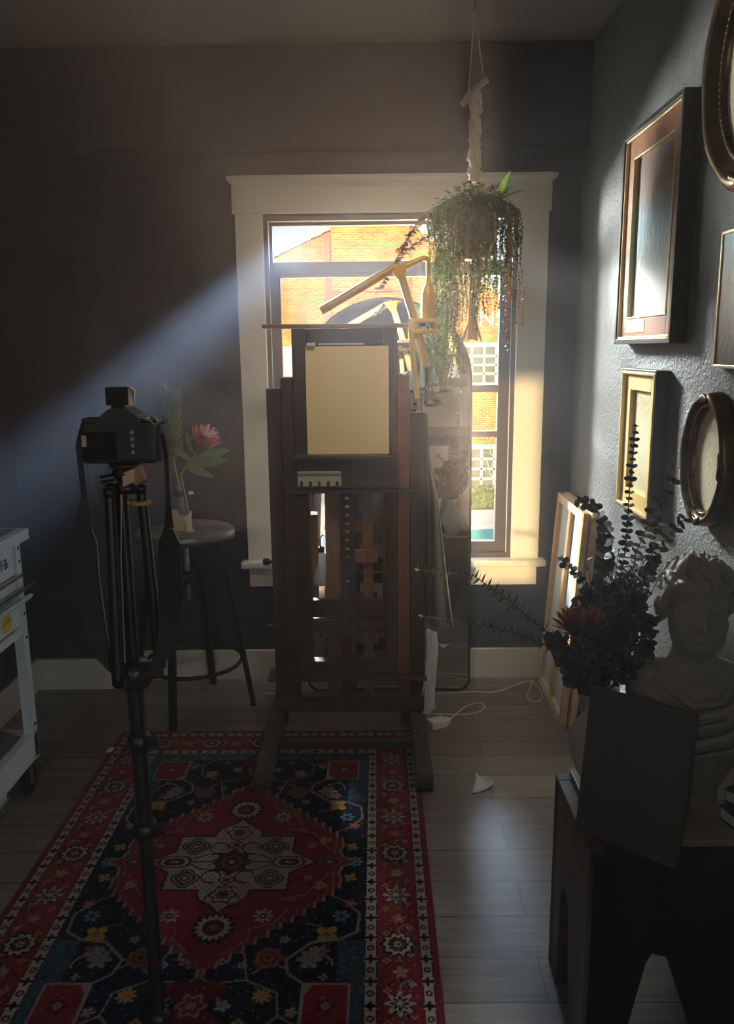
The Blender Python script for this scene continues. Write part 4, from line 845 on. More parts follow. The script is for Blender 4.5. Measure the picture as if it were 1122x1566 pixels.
# ------------------------------------------------------------------ bouquet
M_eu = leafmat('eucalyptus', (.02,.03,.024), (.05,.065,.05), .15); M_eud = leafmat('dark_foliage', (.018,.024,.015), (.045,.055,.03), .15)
rnd = random.Random(33)
def euc(pts, n, size, label, taper=.45, mat=None, grp='eucalyptus stems in the bouquet', ax=(0,-1,0), thin=False):
    """stem through pts with opposite round leaves"""
    t = thing('eucalyptus_stem', V(pts[0]), label, 'branch', grp)
    P = [V(p) for p in pts]; Ls = [(P[i+1]-P[i]).length for i in range(len(P)-1)]; tot = sum(Ls)
    def at(s):
        s *= tot
        for i, l in enumerate(Ls):
            if s <= l or i == len(Ls)-1: return lerp(P[i],P[i+1],min(1,s/l)), (P[i+1]-P[i]).normalized()
            s -= l
    Q = [at(i/24)[0] for i in range(25)]; MB().tube(Q, [.0022*(1-.6*i/24) for i in range(25)], 6).build('stem', M_stem if False else M_eud, t)
    m = MB()
    for i in range(n):
        f = .22+.78*i/(n-1); p, d = at(f); a = (i % 2)*PI/2+rnd.uniform(-.3,.3); o = d.orthogonal().normalized(); o2 = d.cross(o); sz = size*(1-(1-taper)*((f-.22)/.78))*rnd.uniform(.85,1.15)
        for s_ in (0,PI): q = o*math.cos(a+s_)+o2*math.sin(a+s_); leaf(m, p, q+d*.3, d+V((0,-.15,0)) if thin else d*.75+V((rnd.uniform(-.3,.3),-1,.25)), sz*(1. if thin else 1.2), sz*(.55 if thin else 1.1), .08, 4, True, .05)
    leaf(m, at(1)[0], at(1)[1], ax, size*taper*.6, size*.25, .1, 3, True)
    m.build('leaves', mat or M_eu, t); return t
b0 = (VX,VY,TOP+.22)
euc([b0,(.545,1.74,.95),(.56,1.745,1.1),(.562,1.745,1.25),(.566,1.74,1.37)], 34, .02, 'tallest thin eucalyptus stem rising in front of the small golden picture')
euc([b0,(.52,1.74,.92),(.512,1.74,1.02),(.511,1.74,1.14)], 22, .026, 'upright eucalyptus stem of large stacked leaves at the bouquet\'s left', .75)
euc([b0,(.57,1.76,.95),(.6,1.79,1.08),(.64,1.8,1.18),(.675,1.8,1.24)], 30, .025, 'leaning eucalyptus stem whose tip reaches toward the oval frame', .7)
euc([b0,(.58,1.74,.95),(.615,1.74,1.05),(.625,1.74,1.15)], 22, .022, 'short upright eucalyptus stem left of the bust\'s hair', .8)
euc([b0,(.6,1.8,.95),(.66,1.82,1.08),(.7,1.82,1.13),(.735,1.82,1.17)], 26, .023, 'rightmost eucalyptus stem spreading behind the bust\'s hair', .8)
euc([b0,(.535,1.76,1.0),(.52,1.77,1.14),(.495,1.77,1.19),(.46,1.77,1.20)], 26, .018, 'eucalyptus stem whose tip bends left to the leaning frames', .9)
euc([b0,(.43,1.8,.86),(.34,1.85,.93),(.24,1.88,1.0),(.11,1.9,1.01)], 46, .026, 'long eucalyptus branch arching left across the mirror, uppermost of the two', .9, thin=True)
euc([b0,(.43,1.8,.84),(.34,1.86,.86),(.26,1.9,.868),(.12,1.92,.885)], 44, .024, 'long eucalyptus branch reaching left low over the baseboard, lower of the two', .8, thin=True)
euc([b0,(.45,1.72,.83),(.42,1.72,.86),(.40,1.72,.90)], 14, .03, 'short bluish eucalyptus sprig at the far left of the bouquet', .8)
euc([b0,(.45,1.72,.80),(.44,1.71,.795),(.425,1.70,.84)], 12, .022, 'eucalyptus sprig drooping just over the vase\'s left side', .8)
euc([b0,(.58,1.7,.83),(.605,1.69,.88),(.61,1.69,.95)], 14, .02, 'small eucalyptus sprig beside the bust\'s neck', .8)
euc([b0,(.50,1.75,.95),(.465,1.76,1.03),(.42,1.76,1.07)], 20, .018, 'thin eucalyptus sprig standing left before the pale stretcher canvas', .7)
# dense filler
m = MB(); ms = MB(); c0 = V((.53,1.735,.90))
for i in range(1500):
    a = rnd.uniform(0,2*PI); b_ = rnd.uniform(-1,1); q = math.sqrt(1-b_*b_); k = rnd.uniform(.45,1)
    p = c0+V((.1*k*q*math.cos(a),.085*k*q*math.sin(a),.125*k*b_)); 
    if p.z < .82: f = max(0,(p.z-.76)/.06)*.6+.4; p.x = .53+(p.x-.53)*f; p.y = VY+(p.y-VY)*f
    leaf(m, p, (p-V((VX,VY,.72))).normalized()+V((rnd.gauss(0,.5),rnd.gauss(0,.5),rnd.gauss(0,.5))), (rnd.gauss(0,1),rnd.gauss(0,1),1), rnd.uniform(.014,.026), rnd.uniform(.008,.016), .2, 2, True)
for i in range(60):
    a = rnd.uniform(0,2*PI); e = V((.545+.1*math.cos(a)*rnd.random()+.02,1.74+.07*math.sin(a),rnd.uniform(.93,1.08))); ms.tube([b0,lerp(b0,e,.5)+V((0,0,.02)),e],[.0015,.0013,.0008],5)
    for j in range(7): p = lerp(b0,e,.55+.45*j/6); leaf(m, p, (rnd.gauss(0,1),rnd.gauss(0,1),.8), (0,0,1), .016,.007,.1,2)
fl = thing('leafy_filler', (VX,VY,.74), 'dense dark green leafy filling of the bouquet in the white vase', 'foliage', None, 'stuff')
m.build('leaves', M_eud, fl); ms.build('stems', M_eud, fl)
M_dr = leafmat('dark_red_petal', (.07,.012,.014), (.22,.04,.035), .3)
for k, (p, dr, lab) in enumerate((((.437,1.68,.93),(-.45,-.25,1),'dark red spiky protea at the bouquet\'s left edge'),((.47,1.665,.935),(.05,-.3,1),'dark red spiky protea right of the other protea in the bouquet'))):
    t = thing('dark_protea', p, lab, 'flower', 'dark red proteas in the bouquet'); d = V(dr).normalized(); o = d.orthogonal().normalized(); o2 = d.cross(o); m = MB()
    for r_ in range(3):
        for i in range(11): a = 2*PI*i/11+r_*.3; q = o*math.cos(a)+o2*math.sin(a); leaf(m, V(p)+q*.006, d+q*(.15+.32*r_), q, .058-.004*r_, .009, -.15, 4)
    m.build('petals', M_dr, t); MB().tube([b0,lerp(b0,p,.5),p],.003,6).ball(p,(.012,.012,.014)).build('stem', M_eud, t)

# ------------------------------------------------------------------ classical bust from a distance field
def bust():
    c_ = np.array
    x0, x1, y0, y1, z0, z1, h = -.19, .20, -.14, .15, 0., .60, .0033
    X, Y, Z = np.meshgrid(np.arange(x0,x1,h), np.arange(y0,y1,h), np.arange(z0-.008,z1,h), indexing='ij'); X = X.astype('f4'); Y = Y.astype('f4'); Z = Z.astype('f4')
    def ell(c, r, rot=0., tilt=0.):
        dx, dy, dz = X-c[0], Y-c[1], Z-c[2]
        if rot: cc, ss = math.cos(rot), math.sin(rot); dx, dz = cc*dx+ss*dz, -ss*dx+cc*dz
        if tilt: cc, ss = math.cos(tilt), math.sin(tilt); dy, dz = cc*dy+ss*dz, -ss*dy+cc*dz
        k = np.sqrt((dx/r[0])**2+(dy/r[1])**2+(dz/r[2])**2); return (k-1)*min(r)
    def cap(a, b, ra, rb):
        a = c_(a); b = c_(b); ab = b-a; t = ((X-a[0])*ab[0]+(Y-a[1])*ab[1]+(Z-a[2])*ab[2])/float(ab@ab); t = np.clip(t,0,1)
        return np.sqrt((X-a[0]-t*ab[0])**2+(Y-a[1]-t*ab[1])**2+(Z-a[2]-t*ab[2])**2)-(ra+(rb-ra)*t)
    def un(a, b, k=.012):
        q = np.clip(.5+.5*(b-a)/k,0,1); return b*(1-q)+a*q-k*q*(1-q)
    def sb(a, b, k=.008):
        q = np.clip(.5-.5*(b+a)/k,0,1); return a*(1-q)-b*q+k*q*(1-q)
    # head: centre height .455, face toward -y
    hz = .452
    d = ell((0,.012,hz+.02),(.062,.078,.073)); d = un(d, ell((0,-.018,hz-.02),(.05,.055,.075)), .025)
    d = un(d, ell((0,-.04,hz-.072),(.03,.03,.022)), .022)                    # chin
    for s in (-1,1):
        d = un(d, ell((s*.037,-.02,hz-.045),(.018,.04,.03)), .02)           # jaw
        d = un(d, ell((s*.034,-.049,hz-.022),(.017,.015,.016)), .014)        # cheek
        d = un(d, cap((s*.008,-.068,hz+.012),(s*.044,-.052,hz+.01),.008,.006), .009)  # brow
        d = sb(d, ell((s*.025,-.073,hz-.003),(.0155,.013,.0085)), .008)     # socket
        d = un(d, ell((s*.0245,-.056,hz-.004),(.0105,.0075,.0065)), .002)    # eyeball
        d = un(d, cap((s*.014,-.0625,hz-.0005),(s*.036,-.056,hz-.002),.0026,.0026), .002)
    d = un(d, cap((0,-.069,hz+.01),(0,-.083,hz-.028),.006,.0085), .008)       # nose
    for s in (-1,1): d = un(d, ell((s*.0085,-.075,hz-.03),(.006,.008,.0055)), .004)
    d = un(d, ell((0,-.062,hz-.047),(.021,.012,.0075)), .005); d = sb(d, ell((0,-.076,hz-.0475),(.019,.006,.0012)), .002)
    d = un(d, ell((0,-.066,hz-.0445),(.016,.0065,.004)), .003); d = un(d, ell((0,-.064,hz-.053),(.013,.007,.0042)), .003); d = sb(d, ell((0,-.073,hz-.060),(.013,.006,.003)), .005)
    # neck and chest
    d = un(d, cap((0,.012,hz-.03),(.004,.018,hz-.16),.043,.047), .02)
    body = ell((.02,.03,.215),(.128,.085,.10)); body = un(body, ell((.01,.012,.16),(.105,.078,.13)), .04)
    body = un(body, cap((-.085,.03,.25),(-.05,.02,.285),.045,.04), .04); body = un(body, cap((.13,.03,.245),(.055,.02,.285),.045,.04), .04)
    body = np.maximum(body, -(Z-.035)); body = un(body, cap((.01,.02,.03),(.01,.02,.12),.062,.075), .03)
    d = un(d, body, .022)
    d = un(d, ell((-.012,-.03,hz-.155),(.018,.01,.007)), .01); d = un(d, ell((.02,-.028,hz-.155),(.018,.01,.007)), .01)
    foot = np.maximum(np.sqrt((X-.01)**2+(Y-.02)**2)-.066, np.abs(Z-.012)-.012); foot = un(foot, np.maximum(np.sqrt((X-.01)**2+(Y-.02)**2)-.046, np.abs(Z-.035)-.02), .01); d = np.minimum(d, foot)
    # drapery: folds sweeping from the shoulder across the chest
    def fold(pts, r):
        out = None
        for i in range(len(pts)-1): q = cap(pts[i],pts[i+1],r,r); out = q if out is None else np.minimum(out,q)
        return out
    sq = lambda L_: [(x*.86 if x < 0 else x, y, z) for x, y, z in L_]
    F = [[(-.125,-.02,.285),(-.09,-.065,.235),(-.03,-.092,.205),(.05,-.088,.225),(.13,-.05,.262)],
         [(-.118,.0,.298),(-.085,-.05,.258),(-.02,-.078,.228),(.06,-.075,.25),(.12,-.035,.285)],
         [(-.10,.0,.31),(-.065,-.04,.28),(-.01,-.062,.25),(.05,-.06,.265),(.09,-.025,.30)],
         [(-.14,-.02,.26),(-.105,-.07,.20),(-.04,-.098,.172),(.05,-.095,.195),(.15,-.04,.232)],
         [(-.145,.0,.22),(-.11,-.06,.165),(-.03,-.092,.14),(.07,-.085,.165),(.155,-.02,.2)],
         [(-.105,.02,.31),(-.12,-.03,.27),(-.125,-.05,.22),(-.12,-.05,.17),(-.10,-.045,.12)],
         [(-.085,.02,.315),(-.1,-.045,.26),(-.105,-.065,.2)]]
    for i, f in enumerate(F): d = un(d, fold(sq(f), .009 if i % 2 else .006), .012)
    d = un(d, ell((-.09,-.022,.3),(.014,.011,.014)), .006)
    # hair: wavy mass of curls
    rn = random.Random(2); hd = None
    hair = ell((0,.02,hz+.045),(.068,.078,.062)); d = un(d, hair, .01)
    for i in range(230):
        a = rn.uniform(0,2*PI); b = rn.uniform(-.15,1); q = math.sqrt(max(0,1-b*b)); cx, cy, cz = .068*q*math.cos(a), .018+.08*q*math.sin(a), hz+.042+.06*b
        if cy < -.02 and cz < hz+.048: cz = hz+.05+rn.uniform(0,.012)
        if rn.random() < .5: k = ell((cx,cy,cz),(rn.uniform(.0055,.009),rn.uniform(.011,.016),rn.uniform(.013,.021)), rn.uniform(-1.2,1.2))
        else: k = ell((cx,cy,cz),(.0105,.013,.0075), rn.uniform(-1,1))
        hd = k if hd is None else np.minimum(hd,k)
    for s in (-1,1):
        for i in range(12): k = ell((s*(.062+.006*math.sin(i)),-.02+.008*i,hz+.045-.006*i-.01*(i % 3)),(.011,.013,.014), .5*s); hd = np.minimum(hd,k)
        hd = np.minimum(hd, ell((s*.068,.03,hz-.005),(.016,.02,.02)))
    for x_, z_ in ((-.028,.112),(-.04,.1),(-.015,.105),(.02,.1),(.035,.098),(.05,.09),(0,.1)): hd = np.minimum(hd, ell((x_,-.025,hz+z_-.006),(.013,.018,.02), x_*9))
    d = un(d, hd, .0015)
    # naive surface nets
    s = d < 0; nx, ny, nz = d.shape
    cnt = np.zeros((nx-1,ny-1,nz-1),'i4'); acc = np.zeros((nx-1,ny-1,nz-1,3),'f4'); cor = [(i,j,k) for i in (0,1) for j in (0,1) for k in (0,1)]
    sl = lambda A, c: A[c[0]:c[0]+nx-1, c[1]:c[1]+ny-1, c[2]:c[2]+nz-1]
    for a in cor:
        for ax in range(3):
            if a[ax]: continue
            b = list(a); b[ax] = 1; b = tuple(b); da, db = sl(d,a), sl(d,b); m = (da < 0) != (db < 0); t = np.where(m, da/np.where(m, da-db, 1), 0); cnt += m
            for q in range(3): acc[...,q] += m*(a[q]+(t if q == ax else 0))
    act = cnt > 0; idx = -np.ones(act.shape,'i4'); idx[act] = np.arange(act.sum()); ijk = np.argwhere(act); vp = (ijk+acc[act]/cnt[act][:,None])*h+np.array([x0,y0,z0-.008])
    faces = []
    for ax in range(3):
        u_, v_ = [(1,2),(2,0),(0,1)][ax]; A = np.moveaxis(s,[ax,u_,v_],[0,1,2]); I = np.moveaxis(idx,[ax,u_,v_],[0,1,2])
        c = A[:-1,1:-1,1:-1] != A[1:,1:-1,1:-1]; w = np.argwhere(c); i, j, k = w[:,0], w[:,1]+1, w[:,2]+1
        fl_ = A[i,j,k]; q = np.stack([I[i,j-1,k-1],I[i,j,k-1],I[i,j,k],I[i,j-1,k]],1); q[~fl_] = q[~fl_][:,::-1]; faces.append(q)
    return vp, np.concatenate(faces)
vp, fc = bust()
BM = Matrix.Translation((.695,1.665,TOP)) @ Matrix.Rotation(math.radians(-10),4,'Z')
mb = MB(); mb.v = [tuple(BM @ V(p)) for p in vp.tolist()]; mb.f = [tuple(f) for f in fc.tolist()]; mb.sm = [True]*len(mb.f)
bs_ = mb.build('marble_bust', mk('aged_marble', (.34,.30,.235), .55, noise=(9,(1,1,1),.7), col2=(.27,.235,.18), bump=(90,.1,.001))); tag(bs_, 'curly haired classical marble bust in draped cloth standing on the bench', 'statue')
# navy books at the bench's right
for i, (a, z, x_, y_) in enumerate(((.25,TOP,.80,1.56),(.55,TOP+.0325,.815,1.585))):
    t = thing('navy_book', (x_,y_,z), ('navy bound book lying on the bench right of the bust, lower of two','navy bound book stacked on the other navy book beside the bust')[i], 'book', 'navy books on the bench')
    R_ = Matrix.Translation((x_,y_,z)) @ Matrix.Rotation(a,4,'Z'); sx = (.05,.045)[i]
    MB().box(-sx,sx,-.04,.04,0,.004,bev=.001).box(-sx,sx,-.04,.04,.028,.032,bev=.001).box(sx-.004,sx,-.04,.04,.004,.028).xf(R_).build('cover', mk('navy_cloth', (.02,.025,.07), .6), t)
    MB().box(-sx+.003,sx-.005,-.037,.037,.004,.028).xf(R_).build('pages', mk('white_page_edges', (.7,.7,.68), .7), t)

# ------------------------------------------------------------------ floor clutter
M_cord = mk('white_cord', (.62,.6,.54), .5)
def cord(pts, label, r=.0032, n='white_cord', z=.0035):
    P = [V((x,y,z)) for x,y in pts]; Q = []
    for i in range(len(P)-1):
        p0, p1, p2, p3 = P[max(i-1,0)], P[i], P[i+1], P[min(i+2,len(P)-1)]
        for j in range(8): t = j/8; Q.append(.5*((2*p1)+(p2-p0)*t+(2*p0-5*p1+4*p2-p3)*t*t+(3*p1-p0-3*p2+p3)*t**3))
    Q.append(P[-1]); return tag(MB().tube(Q, r, 8).build(n, M_cord), label, 'cord')
cord([(-.52,3.43),(-.3,3.44),(.0,3.41),(.25,3.42),(.452,3.44),(.532,3.43),(.64,3.5),(.70,3.545),(.732,3.54),(.70,3.44),(.68,3.386),(.698,3.331),(.741,3.357),(.755,3.455),(.735,3.56)], 'white cord running along the baseboard and looping beside the stretcher frames')
cord([(.302,3.135),(.355,3.231),(.404,3.295),(.465,3.321),(.476,3.274),(.439,3.23),(.366,3.205),(.20,3.22)], 'white cord looping on the floor beside the power strip')
ps = thing('power_strip', (.265,3.11,0), 'white power strip lying on the floor at the easel\'s right runner', 'power strip')
Rm = Matrix.Translation((.262,3.105,.0)) @ Matrix.Rotation(.45,4,'Z')
MB().box(-.045,.03,-.025,.025,.0005,.034,bev=.005).xf(Rm).build('housing', mk('white_plastic', (.75,.73,.66), .4), ps)
MB().box(.0305,.05,-.014,.014,.004,.03,bev=.004).xf(Rm).build('plug', mk('white_plug', (.7,.68,.6), .4), ps)
sc_ = MB().grid(lambda u,v: (.335+(.015+.05*math.sin(2.6*v))*u+.03*v, 2.585+.12*v-.03*u*v, .003+.014*abs(math.sin(3*u+v*2))*v), 8, 10, thick=.001).build('paper_scrap', mk('white_scrap', (.8,.82,.85), .7)); tag(sc_, 'torn white paper scrap lying on the wooden floor right of the easel', 'paper')
# ------------------------------------------------------------------ patterned rug (woven colours per knot)
def rug():
    HW, HL = .602, .862; nx, ny = 402, 575
    gx = np.linspace(-HW,HW,nx); gy = np.linspace(-HL,HL,ny); X, Y = np.meshgrid(gx,gy,indexing='xy')
    rn = np.random.RandomState(8)
    c = lambda *a: np.array(a)
    RED, DRED, NAVY, CREAM, GOLD, BLUE, BLK, PINK = c(.27,.02,.03), c(.15,.012,.02), c(.008,.012,.035), c(.48,.42,.37), c(.5,.28,.07), c(.07,.15,.24), c(.01,.008,.012), c(.42,.14,.1)
    C = np.zeros((ny,nx,3)); ex = HW-np.abs(X); ey = HL-np.abs(Y); e = np.minimum(ex,ey); along = np.where(ex < ey, Y, X)
    def put(m, col): C[m] = col
    put(e >= 0, RED)
    def guard(lo, hi, per):
        m = (e >= lo) & (e < hi); put(m, CREAM); put(m & ((e < lo+.002) | (e > hi-.002)), BLK)
        t = np.abs(((along/per) % 1)-.5)*per; w = np.abs(e-(lo+hi)/2); alt = (np.floor(along/per) % 2) == 0; hw = (hi-lo)/2
        k = np.sqrt(t**2+w**2); put(m & alt & (k < hw*.62), DRED); put(m & alt & (k < hw*.25), CREAM)
        put(m & ~alt & ((w < hw*.72*(1-((t/(per*.42))**1.2)))|((t < .004)&(w < hw*.8))), BLK); put(m & ~alt & (np.abs(t-per*.2) < .0022) & (w > hw*.3), CREAM)
    guard(.017,.047,.038)
    put((e >= .047) & (e < .158), RED); guard(.158,.191,.038)
    # rosettes and scrolls in the main border
    def ros(cx, cy, r, cols, n=8, am=.2):
        dx, dy = X-cx, Y-cy; R_ = np.hypot(dx,dy); th = np.arctan2(dy,dx); k = R_/(1+am*np.cos(n*th))
        for i, (f, col) in enumerate(cols): put(k < r*f, col)
    def line(pts, w, col, mask=None):
        for (ax, ay), (bx, by) in zip(pts[:-1],pts[1:]):
            L2 = (bx-ax)**2+(by-ay)**2+1e-12; t = np.clip(((X-ax)*(bx-ax)+(Y-ay)*(by-ay))/L2,0,1); d = np.hypot(X-ax-t*(bx-ax),Y-ay-t*(by-ay)); m = d < w
            if mask is not None: m &= mask
            C[m] = col
    def curve(cx, cy, r, a0, a1, w, col, sp=0., n=14): line([(cx+(r+sp*i/n)*math.cos(a0+(a1-a0)*i/n), cy+(r+sp*i/n)*math.sin(a0+(a1-a0)*i/n)) for i in range(n+1)], w, col)
    def petalflower(cx, cy, r, n, col, mid, rot=0.):
        dx, dy = X-cx, Y-cy; R_ = np.hypot(dx,dy); th = np.arctan2(dy,dx)+rot; put(R_ < r*(.45+.55*np.abs(np.cos(n*th/2))), col); put(R_ < r*.33, mid)
    bc = .1025
    for sg in (-1,1):
        xb = sg*(HW-bc); k = 0
        for y in np.arange(-HL+bc+.02, HL-bc, .098):
            t = k % 4
            if t == 0: ros(xb,y,.036,[(1.25,BLK),(1,CREAM),(.72,NAVY),(.55,DRED),(.28,CREAM),(.14,BLK)],10,.12)
            elif t == 2: ros(xb,y,.03,[(1.2,DRED),(1,CREAM),(.6,NAVY),(.3,CREAM)],8,.35)
            else: petalflower(xb+.004*sg,y,.02,5,(PINK if t == 1 else CREAM*.7),GOLD,y)
            curve(xb,y+.049,.022,0,4.2,.0022,BLK,.008); petalflower(xb-sg*.03,y+.04,.012,4,GOLD*.8,RED); petalflower(xb+sg*.032,y+.06,.01,4,CREAM*.8,RED); curve(xb+sg*.02,y+.05,.018,1,4,.0018,CREAM*.6)
            k += 1
        yb = sg*(HL-bc); k = 0
        for x in np.arange(-HW+bc+.09, HW-bc, .098):
            if k % 2 == 0: ros(x,yb,.034,[(1.25,BLK),(1,CREAM),(.72,NAVY),(.5,DRED),(.2,CREAM)],10,.12)
            else: petalflower(x,yb,.024,5,PINK,GOLD,x)
            petalflower(x+.049,yb+.02*sg,.013,4,GOLD,RED); curve(x+.04,yb-.01,.02,0,4,.002,CREAM*.7); k += 1
    F = e >= .191; FX, FY = HW-.191, HL-.191
    put(F, NAVY)
    aX, aY = np.abs(X), np.abs(Y)
    sh = F & (((aX > FX-.07) & (aY > FY-.34)) | (aY > FY-.05)) ; sh &= (rn.rand(ny,nx) > .25); put(sh, BLUE*.75)
    # corner spandrels, stepped red blocks
    blk = (aX > FX-.145) & (aX < FX-.04) & (aY > FY-.185) & (aY < FY-.06); cut = (aX-(FX-.145))+(aY-(FY-.185))*.6 < .02; blk &= ~cut
    edge = F & (aX > FX-.152) & (aX < FX-.033) & (aY > FY-.192) & (aY < FY-.053); put(edge, CREAM*.75); put(blk, RED)
    for sx in (-1,1):
        for sy in (-1,1):
            q = lambda a, b: (sx*a, sy*b)
            petalflower(*q(FX-.09,FY-.12),.028,5,DRED,CREAM*.6); petalflower(*q(FX-.09,FY-.12),.012,4,CREAM*.7,RED)
            line([q(FX-.15,FY-.19),q(FX-.19,FY-.22),q(FX-.2,FY-.27),q(FX-.14,FY-.33),q(FX-.07,FY-.34),q(FX-.02,FY-.37),q(FX-.015,FY-.44),q(FX-.04,FY-.47)],.0038,CREAM*.62)
            line([q(FX-.15,FY-.06),q(.21,FY-.09),q(.16,FY-.04),q(.05,FY-.03)],.003,CREAM*.6); line([q(.21,FY-.09),q(.2,FY-.16),q(.12,FY-.2),q(.1,FY-.29),q(.05,FY-.3)],.0026,CREAM*.6)
            line([q(FX-.2,FY-.24),q(.17,FY-.26),q(.13,FY-.22)],.0024,CREAM*.55); line([q(.12,FY-.2),q(.03,FY-.19),q(0,FY-.21)],.0026,CREAM*.55)
            line([q(FX-.1,.33),q(.29,.28),q(.25,.27)],.002,CREAM*.6); line([q(FX-.05,.19),q(.34,.17),q(.3,.15)],.002,CREAM*.6)
            petalflower(*q(.165,FY-.15),.026,9,GOLD,PINK); petalflower(*q(.075,FY-.12),.02,5,CREAM*.8,GOLD); petalflower(*q(.27,FY-.27),.034,6,CREAM*.6,BLUE*1.6); petalflower(*q(.3,FY-.3),.022,5,PINK*.9,BLUE)
            ros(*q(.165,FY-.275),.038,[(1,DRED),(.9,PINK*.7),(.62,DRED),(.4,CREAM*.4),(.25,DRED)],7,.1)
            petalflower(*q(.31,.31),.034,4,GOLD,GOLD*.6,.7); petalflower(*q(.345,.24),.024,6,BLUE*1.6,NAVY); petalflower(*q(.37,.19),.02,5,PINK,GOLD); petalflower(*q(.365,.075),.02,4,GOLD,PINK,.5)
            petalflower(*q(.28,.37),.016,5,CREAM*.8,BLUE); petalflower(*q(.2,FY-.34),.015,5,CREAM*.7,BLUE); petalflower(*q(.12,FY-.07),.014,4,GOLD*.9,RED); petalflower(*q(.24,FY-.1),.017,5,CREAM*.75,PINK)
            petalflower(*q(.1,FY-.25),.013,5,CREAM*.75,BLUE); petalflower(*q(.31,FY-.21),.012,4,CREAM*.7,NAVY); curve(sx*.3,sy*.42,.03,0,3.4,.0032,CREAM*.65,.006); curve(sx*.04,sy*(FY-.12),.03,0,4,.003,CREAM*.6)
            petalflower(*q(.22,FY-.03),.014,5,BLUE*1.8,CREAM*.5); petalflower(*q(.32,FY-.03),.013,5,CREAM*.5,BLUE)
    ros(FX-.035,0,.022,[(1,BLUE*1.8),(.6,NAVY),(.3,CREAM)],8,.15); ros(-FX+.035,0,.022,[(1,BLUE*1.8),(.6,NAVY),(.3,CREAM)],8,.15)
    for sy in (-1,1):     # red pendants at the medallion's ends
        m = (np.abs(Y-sy*(FY-.12)) < .075) & (aX < .055-.02*np.cos((Y-sy*(FY-.12))*60)); put(m, DRED); ros(0,sy*(FY-.12),.03,[(1.1,CREAM*.6),(.85,RED),(.4,CREAM*.6)],6,.2); petalflower(0,sy*(FY-.04),.03,6,BLUE*1.7,CREAM*.5)
    # red medallion: lobed diamond with stepped edge
    st = np.round(aY/.028)*.028; lim = np.interp(st,[0,.06,.10,.13,.2,.3,.40,.44,.46],[.35,.335,.345,.33,.27,.165,.06,.02,0]) ; tip = (aX < .385-(aY*1.6)) & (aY < .03)
    M_ = (aX < lim) | tip; M2 = (aX < lim-.009) | ((aX < .375-aY*1.7)&(aY < .024)); put(M_ & F, CREAM*.62); put(M2, RED); M3 = aX < lim-.022; put(M3 & ~(aX < lim-.0255), CREAM*.45)
    vary = rn.rand(ny,1)*.35+.75
    for sx in (-1,1):
        for sy in (-1,1):
            q = lambda a, b: (sx*a, sy*b); petalflower(*q(.13,.24),.03,8,CREAM*.8,NAVY); petalflower(*q(.13,.24),.013,6,BLK,CREAM); petalflower(*q(.24,.08),.016,5,CREAM*.6,GOLD*.7); line([q(.17,.17),q(.24,.15),q(.27,.1),q(.3,.06)],.002,CREAM*.6)
            line([q(.05,.38),q(.1,.33),q(.1,.29),q(.16,.27),q(.2,.2)],.002,CREAM*.55); petalflower(*q(.28,.11),.02,3,CREAM*.75,GOLD*.6); petalflower(*q(.2,.17),.012,5,CREAM*.6,DRED); petalflower(*q(.05,.41),.014,3,CREAM*.75,RED); petalflower(*q(.2,.24),.01,4,DRED*.6,CREAM*.3)
            curve(sx*.22,sy*.11,.03,0,2.6,.0022,BLK)
    for sy in (-1,1):
        th = np.arctan2(Y-sy*.285,X); R_ = np.hypot(X,Y-sy*.285); put(R_ < .062*(.78+.22*np.abs(np.sin(7*th))), BLK); put(R_ < .05*(.75+.25*np.abs(np.cos(8*th))), CREAM); put(R_ < .031, DRED); put(R_ < .012, BLUE)
    for sx in (-1,1): ros(sx*.3,0,.024,[(1.1,CREAM*.5),(.95,DRED),(.5,BLUE),(.2,CREAM)],2,.3)
    # cream heart of the medallion
    Wm = ((aX < .13) & (aY < .13)) & (aX+aY < .2); B1 = (np.abs(aX-.125) < .055) & (np.abs(aY-.078) < .05); P1 = (aX < .255-aY*1.5) & (aY < .06); L1 = (np.hypot(X,(aY-.135)*1.1) < .072); P2 = (aY < .225-aX*1.2) & (aX < .05); A_ = Wm | B1 | P1 | L1 | P2
    pad = ((np.abs(aX-.125) < .061) & (np.abs(aY-.078) < .056)) | ((aX < .266-aY*1.5) & (aY < .066)) | (np.hypot(X,(aY-.135)*1.1) < .079) | ((aY < .235-aX*1.2) & (aX < .055)); put(pad, BLK); put(A_, CREAM*.86)
    for sx in (-1,1):
        ros(sx*.175,0,.04,[(1,DRED),(.82,CREAM),(.6,NAVY),(.4,DRED),(.2,CREAM)],2,.3)
        for sy in (-1,1): ros(sx*.125,sy*.078,.04,[(1,NAVY),(.84,CREAM*.8),(.72,BLK),(.5,CREAM*.7),(.36,DRED),(.18,CREAM)],4,.12); curve(sx*.05,sy*.07,.028,0,5,.003,DRED); curve(sx*.03,sy*.17,.02,0,5,.0025,DRED); line([(sx*.02,sy*.04),(sx*.09,sy*.035),(sx*.12,sy*.015)],.0025,BLK)
    for sy in (-1,1): ros(0,sy*.15,.036,[(1,DRED),(.8,CREAM),(.55,BLUE),(.35,DRED)],6,.15); ros(0,sy*.085,.022,[(1,BLK),(.75,CREAM),(.5,DRED)],4,.2)
    ros(0,0,.056,[(1,NAVY),(.85,DRED),(.55,BLUE),(.4,DRED),(.15,CREAM)],8,.12); line([(-.13,0),(-.05,0)],.004,BLUE); line([(.05,0),(.13,0)],.004,BLUE)
    m = A_ & (np.sin(X*310)*np.sin(Y*290+X*60) > .72); C[m] = DRED*1.2; m = (e > .05)&(e < .156)&(np.sin(X*210+1)*np.sin(Y*190) > .86); C[m] = CREAM*.5
    m = F & ~M_ & (np.sin(X*150+2*np.sin(Y*40))*np.sin(Y*140+2*np.sin(X*50)) > .94); C[m] = CREAM*.55
